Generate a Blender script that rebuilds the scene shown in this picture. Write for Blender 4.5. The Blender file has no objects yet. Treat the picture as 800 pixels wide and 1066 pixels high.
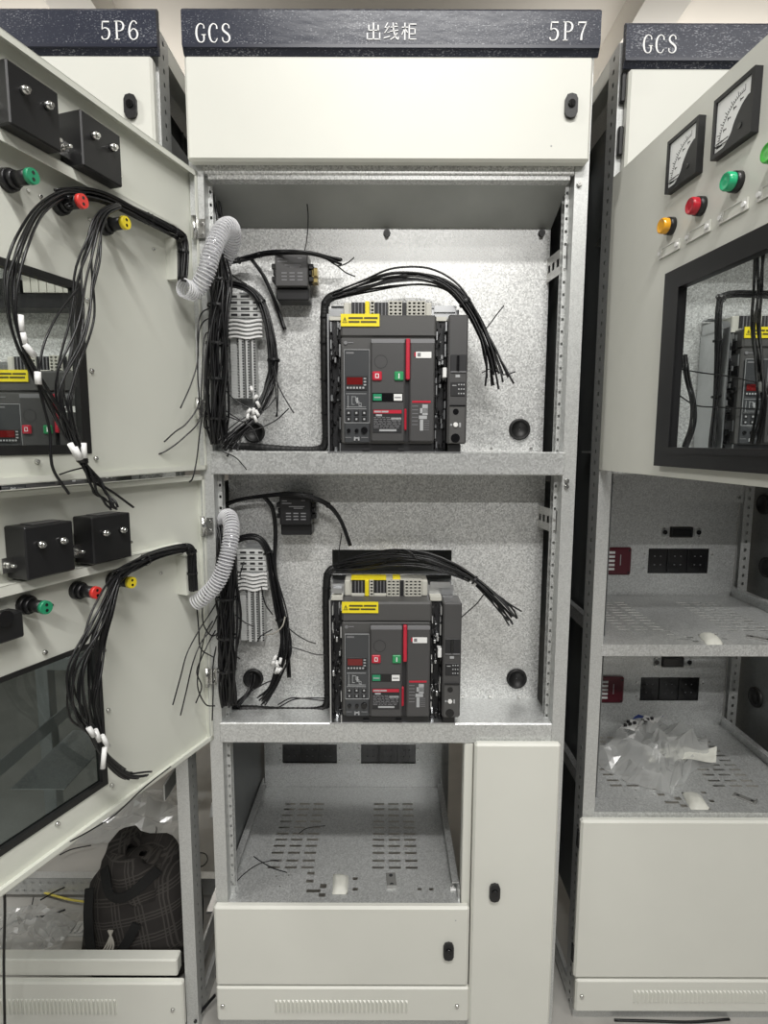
import bpy, math, random
from mathutils import Vector, Matrix, noise
random.seed(7)
S = bpy.context.scene
COL = S.collection

# ------------------------------------------------------------------ camera
F = 595.93; TH = .1233; RO = .0028; CX, CY, CZ = -.0053, -1.2165, 1.395
cth, sth = math.cos(TH), math.sin(TH); cr, sr = math.cos(RO), math.sin(RO)
_r = Vector((1, 0, 0)); _u = Vector((0, sth, cth)); _f = Vector((0, cth, -sth))
R2 = _r * cr + _u * sr; U2 = _u * cr - _r * sr
cam_d = bpy.data.cameras.new('camera'); cam = bpy.data.objects.new('camera', cam_d); COL.objects.link(cam)
m = Matrix.Identity(4)
for i in range(3):
    m[i][0] = R2[i]; m[i][1] = U2[i]; m[i][2] = -_f[i]
m[0][3], m[1][3], m[2][3] = CX, CY, CZ
cam.matrix_world = m
cam_d.sensor_fit = 'HORIZONTAL'; cam_d.sensor_width = 36; cam_d.lens = 36 * F / 800
cam_d.clip_start = .02; cam_d.clip_end = 60
S.camera = cam

# ------------------------------------------------------------------ world, lamps, exposure
S.view_settings.view_transform = 'Standard'; S.view_settings.look = 'None'
S.view_settings.gamma = 1; S.view_settings.use_curve_mapping = False
S.view_settings.exposure = 0.10
W = bpy.data.worlds.new('world'); S.world = W; W.use_nodes = True
W.node_tree.nodes['Background'].inputs[0].default_value = (.92, .95, 1, 1)
W.node_tree.nodes['Background'].inputs[1].default_value = .04

def lamp(loc, sx, sy, power, tgt=None):
    d = bpy.data.lights.new('tube_or_fill', 'AREA'); d.shape = 'RECTANGLE'; d.size = sx; d.size_y = sy
    d.energy = power; d.color = (1, .985, .955)
    o = bpy.data.objects.new('tube_or_fill', d); COL.objects.link(o); o.location = loc
    if tgt: o.rotation_euler = (Vector(tgt) - Vector(loc)).to_track_quat('-Z', 'Y').to_euler()
    return o
lamp((.15, -1.6, 3.45), 1.2, .12, 60)
lamp((1.9, -2.2, 3.45), 1.2, .12, 26)
lamp((-2.3, -1.05, 3.45), .9, .12, 46)
lamp((.4, -3.8, 3.45), 1.2, .12, 92)
def fill_light(loc, power):
    d = bpy.data.lights.new('ceiling_fill', 'POINT'); d.energy = power; d.shadow_soft_size = .15; d.color = (1, .95, .87)
    o = bpy.data.objects.new('ceiling_fill', d); COL.objects.link(o); o.location = loc
fill_light((-1.6, 4.2, 3.1), 12); fill_light((2.0, 4.2, 3.1), 12)  # added point lights, out of view, brightening the ceiling behind the cabinets
for x in (-1.9, 1.7):                      # added upward fill lights, out of view, washing the ceiling behind the row
    lamp((x, 2.5, 2.95), 1.6, .25, 16, (x, 2.5, 4))

# ------------------------------------------------------------------ measuring helpers
def ray(px, py):
    a = (px - 400) / F; b = (py - 533) / F
    u = a * cr + b * sr; v = -a * sr + b * cr
    return u, cth - v * sth, -sth - v * cth
def at(px, py, y):
    r = ray(px, py); t = (y - CY) / r[1]
    return Vector((CX + r[0] * t, y, CZ + r[2] * t))
def atz(px, py, z):
    r = ray(px, py); t = (z - CZ) / r[2]
    return Vector((CX + r[0] * t, CY + r[1] * t, z))
class Hinge:
    def __init__(s, x, y, deg):
        a = math.radians(deg); s.h = Vector((x, y, 0)); s.a = a
        s.d = Vector((math.cos(a), -math.sin(a), 0)); s.n = Vector((math.sin(a), math.cos(a), 0))
    def P(s, q, off, z): return s.h + s.d * q + s.n * off + Vector((0, 0, z))
    def px(s, px, py, off=0):
        r = Vector(ray(px, py)); c = Vector((CX, CY, CZ)); h = s.h + s.n * off
        t = s.n.dot(h - Vector((CX, CY, 0))) / (s.n.x * r.x + s.n.y * r.y)
        return c + r * t
UL = Hinge(-.38, 0, 107.4); LL = Hinge(-.387, 0, 111.7); RD = Hinge(.486, .043, 84.5)

# ------------------------------------------------------------------ materials
def newmat(name):
    m = bpy.data.materials.new(name); m.use_nodes = True
    return m, m.node_tree, m.node_tree.nodes['Principled BSDF']
def mat(name, col, rough=.5, metal=0., var=0., vscale=30., bump=0., bscale=200., emit=0, spec=.5, trans=0, alpha=1):
    m, t, b = newmat(name)
    b.inputs['Base Color'].default_value = (*col, 1); b.inputs['Roughness'].default_value = rough
    b.inputs['Metallic'].default_value = metal; b.inputs['Specular IOR Level'].default_value = spec
    b.inputs['Transmission Weight'].default_value = trans; b.inputs['Alpha'].default_value = alpha
    if emit:
        b.inputs['Emission Color'].default_value = (*col, 1); b.inputs['Emission Strength'].default_value = emit
    tc = t.nodes.new('ShaderNodeTexCoord')
    if var:
        n = t.nodes.new('ShaderNodeTexNoise'); n.inputs['Scale'].default_value = vscale; n.inputs['Detail'].default_value = 5
        t.links.new(tc.outputs['Object'], n.inputs['Vector'])
        r = t.nodes.new('ShaderNodeMapRange'); r.inputs[1].default_value = .3; r.inputs[2].default_value = .7
        r.inputs[3].default_value = 1 - var; r.inputs[4].default_value = 1 + var
        t.links.new(n.outputs[0], r.inputs[0])
        h = t.nodes.new('ShaderNodeHueSaturation'); h.inputs['Color'].default_value = (*col, 1)
        t.links.new(r.outputs[0], h.inputs['Value']); t.links.new(h.outputs[0], b.inputs['Base Color'])
    if bump:
        n2 = t.nodes.new('ShaderNodeTexNoise'); n2.inputs['Scale'].default_value = bscale
        t.links.new(tc.outputs['Object'], n2.inputs['Vector'])
        bp = t.nodes.new('ShaderNodeBump'); bp.inputs['Strength'].default_value = bump; bp.inputs['Distance'].default_value = .002
        t.links.new(n2.outputs[0], bp.inputs['Height']); t.links.new(bp.outputs[0], b.inputs['Normal'])
    return m
def galv(name, col, lo, hi, metal, rough, vs=170):
    m, t, b = newmat(name)
    tc = t.nodes.new('ShaderNodeTexCoord')
    v = t.nodes.new('ShaderNodeTexVoronoi'); v.inputs['Scale'].default_value = vs
    t.links.new(tc.outputs['Object'], v.inputs['Vector'])
    bw = t.nodes.new('ShaderNodeRGBToBW'); t.links.new(v.outputs['Color'], bw.inputs[0])
    n = t.nodes.new('ShaderNodeTexNoise'); n.inputs['Scale'].default_value = 5; n.inputs['Detail'].default_value = 6
    t.links.new(tc.outputs['Object'], n.inputs['Vector'])
    a = t.nodes.new('ShaderNodeMath'); a.operation = 'MULTIPLY_ADD'; a.inputs[1].default_value = .75
    t.links.new(bw.outputs[0], a.inputs[0])
    a2 = t.nodes.new('ShaderNodeMath'); a2.operation = 'MULTIPLY'; a2.inputs[1].default_value = .3
    t.links.new(n.outputs[0], a2.inputs[0]); t.links.new(a2.outputs[0], a.inputs[2])
    r = t.nodes.new('ShaderNodeMapRange'); r.inputs[1].default_value = .2; r.inputs[2].default_value = .85
    r.inputs[3].default_value = lo; r.inputs[4].default_value = hi
    t.links.new(a.outputs[0], r.inputs[0])
    h = t.nodes.new('ShaderNodeHueSaturation'); h.inputs['Color'].default_value = (*col, 1)
    t.links.new(r.outputs[0], h.inputs['Value']); t.links.new(h.outputs[0], b.inputs['Base Color'])
    rr = t.nodes.new('ShaderNodeMapRange'); rr.inputs[3].default_value = rough - .08; rr.inputs[4].default_value = rough + .1
    t.links.new(bw.outputs[0], rr.inputs[0]); t.links.new(rr.outputs[0], b.inputs['Roughness'])
    b.inputs['Metallic'].default_value = metal
    return m
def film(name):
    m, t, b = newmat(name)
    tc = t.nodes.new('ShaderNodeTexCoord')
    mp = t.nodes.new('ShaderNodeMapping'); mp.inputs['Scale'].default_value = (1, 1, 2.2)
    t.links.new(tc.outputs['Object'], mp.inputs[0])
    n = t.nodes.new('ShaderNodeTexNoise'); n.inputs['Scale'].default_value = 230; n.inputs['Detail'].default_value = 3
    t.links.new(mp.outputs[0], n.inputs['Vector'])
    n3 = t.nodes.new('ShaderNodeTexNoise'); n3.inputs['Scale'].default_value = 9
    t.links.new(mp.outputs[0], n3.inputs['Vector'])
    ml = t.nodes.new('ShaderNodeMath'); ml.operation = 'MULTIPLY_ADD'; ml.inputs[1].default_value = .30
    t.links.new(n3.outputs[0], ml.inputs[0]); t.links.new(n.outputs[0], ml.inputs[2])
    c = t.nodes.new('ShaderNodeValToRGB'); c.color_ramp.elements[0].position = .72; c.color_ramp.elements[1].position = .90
    c.color_ramp.elements[0].color = (.030, .034, .052, 1); c.color_ramp.elements[1].color = (.34, .35, .38, 1)  # pale specks in the colour: dust plus painted glare off the film
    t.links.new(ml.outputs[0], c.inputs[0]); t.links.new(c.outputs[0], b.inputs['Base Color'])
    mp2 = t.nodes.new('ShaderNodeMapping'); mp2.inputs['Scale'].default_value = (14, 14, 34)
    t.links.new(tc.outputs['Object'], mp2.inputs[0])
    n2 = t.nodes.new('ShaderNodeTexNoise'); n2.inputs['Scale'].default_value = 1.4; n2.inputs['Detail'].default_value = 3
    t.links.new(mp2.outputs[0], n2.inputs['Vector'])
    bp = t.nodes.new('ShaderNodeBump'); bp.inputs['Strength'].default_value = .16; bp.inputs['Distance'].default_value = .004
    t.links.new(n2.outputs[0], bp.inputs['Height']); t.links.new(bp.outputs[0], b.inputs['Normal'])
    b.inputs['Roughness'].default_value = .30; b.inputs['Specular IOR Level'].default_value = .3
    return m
def glassy(name, tint, gloss=.06, haze=0., hcol=(.9, .9, .9), rough=.03, fres=1.45):
    m = bpy.data.materials.new(name); m.use_nodes = True; t = m.node_tree; t.nodes.clear()
    o = t.nodes.new('ShaderNodeOutputMaterial'); tr = t.nodes.new('ShaderNodeBsdfTransparent'); tr.inputs[0].default_value = (*tint, 1)
    g = t.nodes.new('ShaderNodeBsdfGlossy'); g.inputs['Roughness'].default_value = rough
    lw = t.nodes.new('ShaderNodeLayerWeight'); lw.inputs[0].default_value = .5; pw = t.nodes.new('ShaderNodeMath'); pw.operation = 'POWER'; pw.inputs[1].default_value = 5
    t.links.new(lw.outputs['Facing'], pw.inputs[0])
    f0 = ((fres - 1) / (fres + 1)) ** 2; fr = t.nodes.new('ShaderNodeMath'); fr.operation = 'MULTIPLY_ADD'; fr.inputs[1].default_value = .75 * (1 - f0); fr.inputs[2].default_value = f0
    t.links.new(pw.outputs[0], fr.inputs[0])
    mx = t.nodes.new('ShaderNodeMixShader'); t.links.new(fr.outputs[0], mx.inputs[0])
    base = tr
    if haze:
        d = t.nodes.new('ShaderNodeBsdfDiffuse'); d.inputs[0].default_value = (*hcol, 1)
        tl = t.nodes.new('ShaderNodeBsdfTranslucent'); tl.inputs[0].default_value = (*hcol, 1)
        mm = t.nodes.new('ShaderNodeMixShader'); mm.inputs[0].default_value = .5
        t.links.new(d.outputs[0], mm.inputs[1]); t.links.new(tl.outputs[0], mm.inputs[2])
        m2 = t.nodes.new('ShaderNodeMixShader'); m2.inputs[0].default_value = haze
        t.links.new(tr.outputs[0], m2.inputs[1]); t.links.new(mm.outputs[0], m2.inputs[2]); base = m2
    t.links.new(base.outputs[0], mx.inputs[1]); t.links.new(g.outputs[0], mx.inputs[2]); t.links.new(mx.outputs[0], o.inputs[0])
    return m
def plaid(name):
    m, t, b = newmat(name)
    tc = t.nodes.new('ShaderNodeTexCoord')
    mp = t.nodes.new('ShaderNodeMapping'); mp.inputs['Rotation'].default_value = (0, .22, .2)
    t.links.new(tc.outputs['Object'], mp.inputs[0])
    sx = t.nodes.new('ShaderNodeSeparateXYZ'); t.links.new(mp.outputs[0], sx.inputs[0])
    def lines(out, per, ph, w):
        a = t.nodes.new('ShaderNodeMath'); a.operation = 'MULTIPLY_ADD'; a.inputs[1].default_value = 1 / per; a.inputs[2].default_value = ph
        t.links.new(out, a.inputs[0])
        f = t.nodes.new('ShaderNodeMath'); f.operation = 'FRACT'; t.links.new(a.outputs[0], f.inputs[0])
        l = t.nodes.new('ShaderNodeMath'); l.operation = 'LESS_THAN'; l.inputs[1].default_value = w; t.links.new(f.outputs[0], l.inputs[0])
        return l.outputs[0]
    outs = []
    for ax in (0, 2):
        outs += [lines(sx.outputs[ax], .062, .1, .06), lines(sx.outputs[ax], .062, .26, .06), lines(sx.outputs[ax], .062, .4, .05)]
    cur = None
    for o in outs:
        if cur is None: cur = o; continue
        x = t.nodes.new('ShaderNodeMath'); x.operation = 'ADD'; t.links.new(cur, x.inputs[0]); t.links.new(o, x.inputs[1]); cur = x.outputs[0]
    c = t.nodes.new('ShaderNodeValToRGB'); c.color_ramp.elements[0].color = (.034, .030, .028, 1); c.color_ramp.elements[1].color = (.012, .011, .011, 1)
    c.color_ramp.elements[1].position = .7
    e = c.color_ramp.elements.new(1); e.color = (.075, .068, .062, 1)
    t.links.new(cur, c.inputs[0]); t.links.new(c.outputs[0], b.inputs['Base Color']); b.inputs['Roughness'].default_value = .9
    return m

M = {}
M['paint'] = mat('pale_grey_paint', (.71, .712, .655), .38, var=.015, vscale=8, bump=.08, bscale=900)
M['inner'] = mat('inner_door_paint', (.68, .69, .625), .42, var=.02, vscale=6, bump=.08, bscale=900)
M['rpaint'] = mat('outer_door_paint', (.66, .662, .605), .30, var=.01, bump=.08, bscale=900)
M['galv'] = galv('galvanised_sheet', (.72, .725, .715), .66, 1.28, .45, .40, 330)
M['galvd'] = galv('galvanised_tray', (.60, .61, .605), .8, 1.2, .55, .38, 300)
M['zinc'] = galv('zinc_frame', (.58, .59, .58), .88, 1.10, .5, .42, 420)
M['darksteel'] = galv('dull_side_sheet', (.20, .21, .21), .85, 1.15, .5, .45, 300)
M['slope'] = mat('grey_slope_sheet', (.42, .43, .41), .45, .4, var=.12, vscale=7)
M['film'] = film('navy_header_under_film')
M['navy'] = mat('navy_edge', (.02, .023, .04), .3)
M['white'] = mat('white_print', (.85, .85, .85), .5)
M['black'] = mat('black_plastic', (.012, .012, .013), .38, bump=.05, bscale=700)
M['blackg'] = mat('black_gloss', (.008, .008, .009), .15)
M['wire'] = mat('black_wire', (.006, .006, .007), .36)
M['rubber'] = mat('black_rubber', (.012, .012, .012), .5)
M['screw'] = mat('zinc_screw', (.72, .72, .70), .25, 1.)
M['steel'] = mat('bright_steel', (.60, .61, .62), .3, .9)
M['clipsteel'] = mat('dull_clip_steel', (.30, .30, .29), .45, .5)
M['brass'] = mat('brass', (.42, .33, .14), .3, .9)
M['acb'] = mat('breaker_grey', (.085, .084, .083), .45, bump=.05, bscale=1200)
M['acb2'] = mat('breaker_cover_grey', (.070, .069, .070), .4, bump=.05, bscale=1200)
M['acbdk'] = mat('breaker_dark', (.020, .020, .022), .45)
M['trip'] = mat('trip_unit_grey', (.055, .058, .062), .35)
M['red'] = mat('red_plastic', (.52, .02, .045), .35)
M['redd'] = mat('red_display', (.16, .012, .012), .15)
M['green'] = mat('green_plastic', (.03, .30, .11), .35)
M['yellow'] = mat('yellow_label', (.90, .74, .02), .5)
M['ivory'] = mat('ivory_terminal', (.60, .59, .53), .5)
M['tgrey'] = mat('terminal_grey', (.42, .43, .43), .5)
M['tlight'] = mat('terminal_light_grey', (.58, .59, .58), .5)
M['tag'] = mat('white_ferrule', (.85, .85, .84), .5)
M['line'] = mat('pale_print', (.42, .43, .44), .5)
M['lined'] = mat('dim_print', (.20, .20, .21), .5)
M['dark_print'] = mat('dark_print', (.09, .08, .02), .5)
M['capg'] = mat('green_cap', (.02, .27, .13), .35)
M['capr'] = mat('red_cap', (.75, .05, .04), .35)
M['capy'] = mat('yellow_cap', (.85, .68, .03), .35)
M['leng'] = mat('green_lens', (.02, .42, .19), .18, spec=.7)
M['lenl'] = mat('light_green_lens', (.09, .50, .08), .18, spec=.7)
M['lenr'] = mat('red_lens', (.48, .015, .03), .18, spec=.7)
M['leno'] = mat('amber_lens', (.85, .40, .02), .18, spec=.7)
M['dial'] = mat('dial_white', (.82, .83, .82), .4)
M['hose'] = glassy('clear_corrugated_plastic', (.95, .95, .96), haze=.22, hcol=(.85, .85, .90), rough=.12)
M['rib'] = glassy('frosted_hose_ribs', (.95, .95, .96), haze=.92, hcol=(.97, .97, .99), rough=.15)
M['pane'] = glassy('window_pane', (.93, .95, .94), rough=.02, fres=1.3)
M['paned'] = glassy('shade_tinted_pane', (.58, .62, .62), rough=.02, fres=1.35)  # dark tint put in for the shade of the bay behind
M['poly'] = glassy('clear_polythene', (.95, .95, .95), haze=.46, hcol=(.92, .93, .92), rough=.18, fres=1.6)
M['maroon'] = mat('maroon_socket', (.10, .008, .018), .3)
M['plaid'] = plaid('dark_plaid_cloth')
M['strap'] = mat('black_webbing', (.008, .008, .008), .8)
M['cord'] = mat('grey_cord', (.38, .36, .32), .8)
M['blueprint'] = mat('blue_print', (.04, .07, .25), .5)
M['ywire'] = mat('yellow_wire', (.65, .55, .10), .45)
M['bag'] = mat('white_sachet', (.66, .66, .60), .5, var=.06, vscale=60, bump=.3, bscale=80)
M['floor'] = mat('dusty_concrete_floor', (.40, .39, .365), .7, var=.18, vscale=4, bump=.15, bscale=60)
M['ceil'] = mat('beige_ceiling', (.56, .52, .46), .8, var=.05, vscale=1)
M['beam'] = mat('ceiling_beam', (.80, .76, .69), .8)
M['wall'] = mat('grey_wall', (.55, .53, .49), .8, var=.04, vscale=1)
M['clipm'] = mat('marked_label_plate', (.70, .70, .66), .3)

# ------------------------------------------------------------------ mesh helpers
class MB:
    def __init__(s): s.v = []; s.f = []; s.sm = []
    def add(s, vs, fs, smooth=False):
        b = len(s.v); s.v += [tuple(v) for v in vs]; s.f += [tuple(b + i for i in f) for f in fs]; s.sm += [smooth] * len(fs); return s
    def box(s, x0, x1, y0, y1, z0, z1, b=0):
        if x0 > x1: x0, x1 = x1, x0
        if y0 > y1: y0, y1 = y1, y0
        if z0 > z1: z0, z1 = z1, z0
        b = min(b, .45 * min(x1 - x0, y1 - y0, z1 - z0))
        if b <= 0:
            vs = [(x, y, z) for x in (x0, x1) for y in (y0, y1) for z in (z0, z1)]
            return s.add(vs, [(0, 1, 3, 2), (4, 6, 7, 5), (0, 4, 5, 1), (2, 3, 7, 6), (0, 2, 6, 4), (1, 5, 7, 3)])
        vs = []; idx = {}
        X = (x0, x1); Y = (y0, y1); Z = (z0, z1); sg = (1, -1)
        for i in (0, 1):
            for j in (0, 1):
                for k in (0, 1):
                    for ax in range(3):
                        p = [X[i], Y[j], Z[k]]
                        if ax != 0: p[0] += b * sg[i]
                        if ax != 1: p[1] += b * sg[j]
                        if ax != 2: p[2] += b * sg[k]
                        idx[i, j, k, ax] = len(vs); vs.append(p)
        g = idx; fs = []
        def q(*a): fs.append(tuple(g[t] for t in a))
        for e in (0, 1):
            q((e, 0, 0, 0), (e, 0, 1, 0), (e, 1, 1, 0), (e, 1, 0, 0)); q((0, e, 0, 1), (1, e, 0, 1), (1, e, 1, 1), (0, e, 1, 1)); q((0, 0, e, 2), (0, 1, e, 2), (1, 1, e, 2), (1, 0, e, 2))
        for i in (0, 1):
            for j in (0, 1):
                q((i, j, 0, 0), (i, j, 1, 0), (i, j, 1, 1), (i, j, 0, 1)); q((i, 0, j, 0), (i, 1, j, 0), (i, 1, j, 2), (i, 0, j, 2)); q((0, i, j, 1), (1, i, j, 1), (1, i, j, 2), (0, i, j, 2))
                for k in (0, 1): q((i, j, k, 0), (i, j, k, 1), (i, j, k, 2))
        return s.add(vs, fs)
    def cyl(s, p0, p1, r0, r1=None, n=14, caps=True, smooth=True):
        r1 = r0 if r1 is None else r1
        p0 = Vector(p0); p1 = Vector(p1); d = (p1 - p0).normalized()
        a = d.orthogonal().normalized(); b = d.cross(a)
        vs = []
        for p, r in ((p0, r0), (p1, r1)):
            for i in range(n):
                t = 2 * math.pi * i / n; vs.append(p + a * math.cos(t) * r + b * math.sin(t) * r)
        s.add(vs, [(i, (i + 1) % n, n + (i + 1) % n, n + i) for i in range(n)], smooth)
        if caps:
            k = len(s.v) - 2 * n
            s.f += [tuple(k + i for i in range(n))[::-1], tuple(k + n + i for i in range(n))]; s.sm += [False, False]
        return s
    def tube(s, pts, r, n=6, caps=True):
        pts = [Vector(p) for p in pts]; rs = r if isinstance(r, (list, tuple)) else [r] * len(pts)
        vs = []; up = None
        for i, p in enumerate(pts):
            d = (pts[min(i + 1, len(pts) - 1)] - pts[max(i - 1, 0)])
            d = d.normalized() if d.length > 1e-9 else Vector((0, 0, 1))
            if up is None: up = d.orthogonal().normalized()
            a = (up - d * up.dot(d)); a = a.normalized() if a.length > 1e-6 else d.orthogonal().normalized(); up = a; b = d.cross(a)
            for k in range(n):
                t = 2 * math.pi * k / n; vs.append(p + a * math.cos(t) * rs[i] + b * math.sin(t) * rs[i])
        L = len(pts); fs = [(i * n + k, i * n + (k + 1) % n, (i + 1) * n + (k + 1) % n, (i + 1) * n + k) for i in range(L - 1) for k in range(n)]
        base = len(s.v); s.add(vs, fs, True)
        if caps: s.f += [tuple(base + i for i in range(n))[::-1], tuple(base + (L - 1) * n + i for i in range(n))]; s.sm += [False, False]
        return s
    def plate(s, us, ws, holes, P, t=0.):
        """rectangle us x ws with rectangular holes; P(u,w,d) -> point, d in (0,t)"""
        U = sorted(set([us[0], us[1]] + [min(max(h[i], us[0]), us[1]) for h in holes for i in (0, 1)]))
        V = sorted(set([ws[0], ws[1]] + [min(max(h[i], ws[0]), ws[1]) for h in holes for i in (2, 3)]))
        def inside(u, w): return any(h[0] < u < h[1] and h[2] < w < h[3] for h in holes)
        n, k = len(U), len(V)
        solid = [[not inside((U[i] + U[i + 1]) / 2, (V[j] + V[j + 1]) / 2) for j in range(k - 1)] for i in range(n - 1)]
        b = len(s.v)
        for d in ([0, t] if t else [0]):
            for i in range(n):
                for j in range(k): s.v.append(tuple(P(U[i], V[j], d)))
        nk = n * k
        def F_(*q): s.f.append(tuple(b + a for a in q)); s.sm.append(False)
        for i in range(n - 1):
            for j in range(k - 1):
                if not solid[i][j]: continue
                a, c, d, e = i * k + j, (i + 1) * k + j, (i + 1) * k + j + 1, i * k + j + 1
                F_(a, c, d, e)
                if t:
                    F_(nk + e, nk + d, nk + c, nk + a)
                    if j == 0 or not solid[i][j - 1]: F_(a, nk + a, nk + c, c)
                    if j == k - 2 or not solid[i][j + 1]: F_(e, d, nk + d, nk + e)
                    if i == 0 or not solid[i - 1][j]: F_(a, e, nk + e, nk + a)
                    if i == n - 2 or not solid[i + 1][j]: F_(c, nk + c, nk + d, d)
        return s
    def perf(s, o, du, dw, L, w, pitch=.025, hole=.0055, rows=1):
        """perforated strip: origin o, long dir du, across dir dw"""
        o = Vector(o); du = Vector(du); dw = Vector(dw); nc = max(1, int(L / pitch)); p = L / nc; rw = w / rows
        for r_ in range(rows):
            for i in range(nc):
                c = o + du * (i + .5) * p + dw * (r_ + .5) * rw
                O = [c + du * a * p / 2 + dw * bb * rw / 2 for a, bb in ((-1, -1), (1, -1), (1, 1), (-1, 1))]
                I = [c + du * a * hole + dw * bb * hole * .8 for a, bb in ((-1, -1), (1, -1), (1, 1), (-1, 1))]
                s.add(O + I, [(k, (k + 1) % 4, 4 + (k + 1) % 4, 4 + k) for k in range(4)])
        return s
    def poly(s, pts, ext):
        """prism from coplanar loop pts extruded by vector ext"""
        pts = [Vector(p) for p in pts]; e = Vector(ext); n = len(pts)
        return s.add(pts + [p + e for p in pts], [tuple(range(n))[::-1], tuple(range(n, 2 * n))] + [(i, (i + 1) % n, n + (i + 1) % n, n + i) for i in range(n)])
    def build(s, name, mt, parent=None, loc=None, rz=None):
        me = bpy.data.meshes.new(name); me.from_pydata(s.v, [], s.f)
        me.polygons.foreach_set('use_smooth', s.sm)
        me.materials.append(M[mt]); me.update()
        o = bpy.data.objects.new(name, me); COL.objects.link(o)
        if parent: o.parent = parent
        if loc is not None: o.location = loc
        if rz is not None: o.rotation_euler = (0, 0, rz)
        return o
def tag(o, label, cat, group=None):
    o['label'] = label; o['category'] = cat
    if group: o['group'] = group
    return o
def thing(name, label, cat, loc=(0, 0, 0), rz=0, group=None):
    o = bpy.data.objects.new(name, None); COL.objects.link(o); o.location = loc; o.rotation_euler = (0, 0, rz); o.empty_display_size = .05
    return tag(o, label, cat, group)
def struct(o): o['kind'] = 'structure'; return o
def stuff(o): o['kind'] = 'stuff'; return o
KIDS = {}
def copy_tree(o, parent=None):
    c = o.copy(); COL.objects.link(c)
    if parent: c.parent = parent
    for ch in [x for x in bpy.data.objects if x.parent == o]: copy_tree(ch, c)
    return c
def dup(o, parent, loc, rz=None):
    c = o.copy(); COL.objects.link(c); c.parent = parent; c.location = loc
    if rz is not None: c.rotation_euler = (0, 0, rz)
    return c
def spline(pts, per=8):
    pts = [Vector(p) for p in pts]; out = []
    P = [pts[0] * 2 - pts[1]] + pts + [pts[-1] * 2 - pts[-2]]
    for i in range(1, len(P) - 2):
        a, b, c, d = P[i - 1:i + 3]
        for k in range(per):
            t = k / per
            out.append(.5 * ((2 * b) + (c - a) * t + (2 * a - 5 * b + 4 * c - d) * t * t + (3 * b - a - 3 * c + d) * t ** 3))
    out.append(pts[-1]); return out

# lettering: ribbons of varying width, unit box height 1
GL = {
 'G': [[(.52, .74, .09), (.50, .9, .05), (.38, .985, .05), (.26, .985, .06), (.13, .86, .1), (.07, .66, .11), (.06, .45, .12), (.09, .26, .11), (.17, .09, .09), (.29, .015, .05), (.41, .03, .06), (.50, .14, .08), (.50, .40, .10)], [(.36, .41, .05), (.62, .41, .05)]],
 'C': [[(.52, .72, .10), (.49, .9, .06), (.38, .985, .05), (.27, .985, .06), (.14, .87, .1), (.07, .66, .12), (.06, .45, .12), (.09, .26, .11), (.17, .09, .09), (.30, .015, .05), (.42, .04, .05), (.53, .22, .05)]],
 'S': [[(.47, .75, .07), (.45, .9, .06), (.33, .985, .05), (.2, .97, .07), (.10, .85, .10), (.10, .70, .11), (.2, .58, .12), (.38, .45, .12), (.48, .32, .11), (.48, .16, .10), (.38, .04, .07), (.24, .015, .05), (.10, .09, .06), (.07, .27, .07)]],
 '5': [[(.50, .95, .08), (.13, .95, .08)], [(.14, .97, .06), (.11, .53, .06)], [(.11, .54, .05), (.22, .62, .05), (.36, .60, .07), (.47, .47, .11), (.48, .27, .12), (.40, .08, .09), (.26, .015, .05), (.12, .05, .07), (.07, .17, .08)]],
 'P': [[(.14, .98, .11), (.14, .02, .11)], [(.02, .97, .05), (.30, .97, .05), (.44, .9, .09), (.50, .74, .12), (.45, .56, .10), (.32, .47, .05), (.16, .47, .05)], [(.02, .02, .05), (.28, .02, .05)]],
 '7': [[(.08, .80, .06), (.09, .95, .08), (.50, .95, .09)], [(.49, .95, .05), (.36, .62, .07), (.27, .32, .10), (.25, .02, .12)]],
 '6': [[(.47, .84, .08), (.40, .96, .06), (.28, .985, .05), (.16, .86, .09), (.08, .62, .11), (.06, .38, .12), (.10, .14, .10), (.20, .03, .07), (.31, .015, .06), (.44, .11, .09), (.49, .30, .11), (.44, .47, .09), (.33, .57, .06), (.22, .55, .05), (.12, .43, .06)]],
 '\u51fa': [[(.5, 1.0, .09), (.5, .04, .09)], [(.2, .88, .08), (.2, .56, .08)], [(.18, .56, .06), (.82, .56, .06)], [(.8, .88, .08), (.8, .52, .08)], [(.1, .42, .08), (.1, .04, .08)], [(.08, .05, .06), (.92, .05, .06)], [(.9, .44, .08), (.9, .0, .08)]],
 '\u7ebf': [[(.28, 1.0, .07), (.1, .72, .07), (.32, .70, .06)], [(.38, .8, .06), (.06, .40, .07), (.4, .46, .05)], [(.02, .12, .07), (.42, .22, .06)], [(.46, .74, .05), (.92, .80, .06)], [(.42, .50, .05), (.96, .57, .06)], [(.62, 1.0, .08), (.66, .55, .08), (.78, .2, .08), (.95, .04, .07), (.96, .2, .05)], [(.9, .42, .06), (.7, .18, .06), (.45, .03, .06)], [(.78, .98, .06), (.88, .9, .06)]],
 '\u67dc': [[(.04, .74, .06), (.44, .74, .06)], [(.24, 1.0, .08), (.24, .0, .08)], [(.24, .70, .05), (.04, .30, .06)], [(.26, .66, .06), (.42, .42, .06)], [(.52, .94, .08), (.52, .04, .08)], [(.5, .92, .06), (.97, .92, .06)], [(.5, .06, .06), (.98, .06, .06)], [(.54, .66, .05), (.9, .66, .06)], [(.54, .36, .05), (.9, .36, .06)], [(.89, .68, .07), (.89, .34, .07)]],
}
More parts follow.
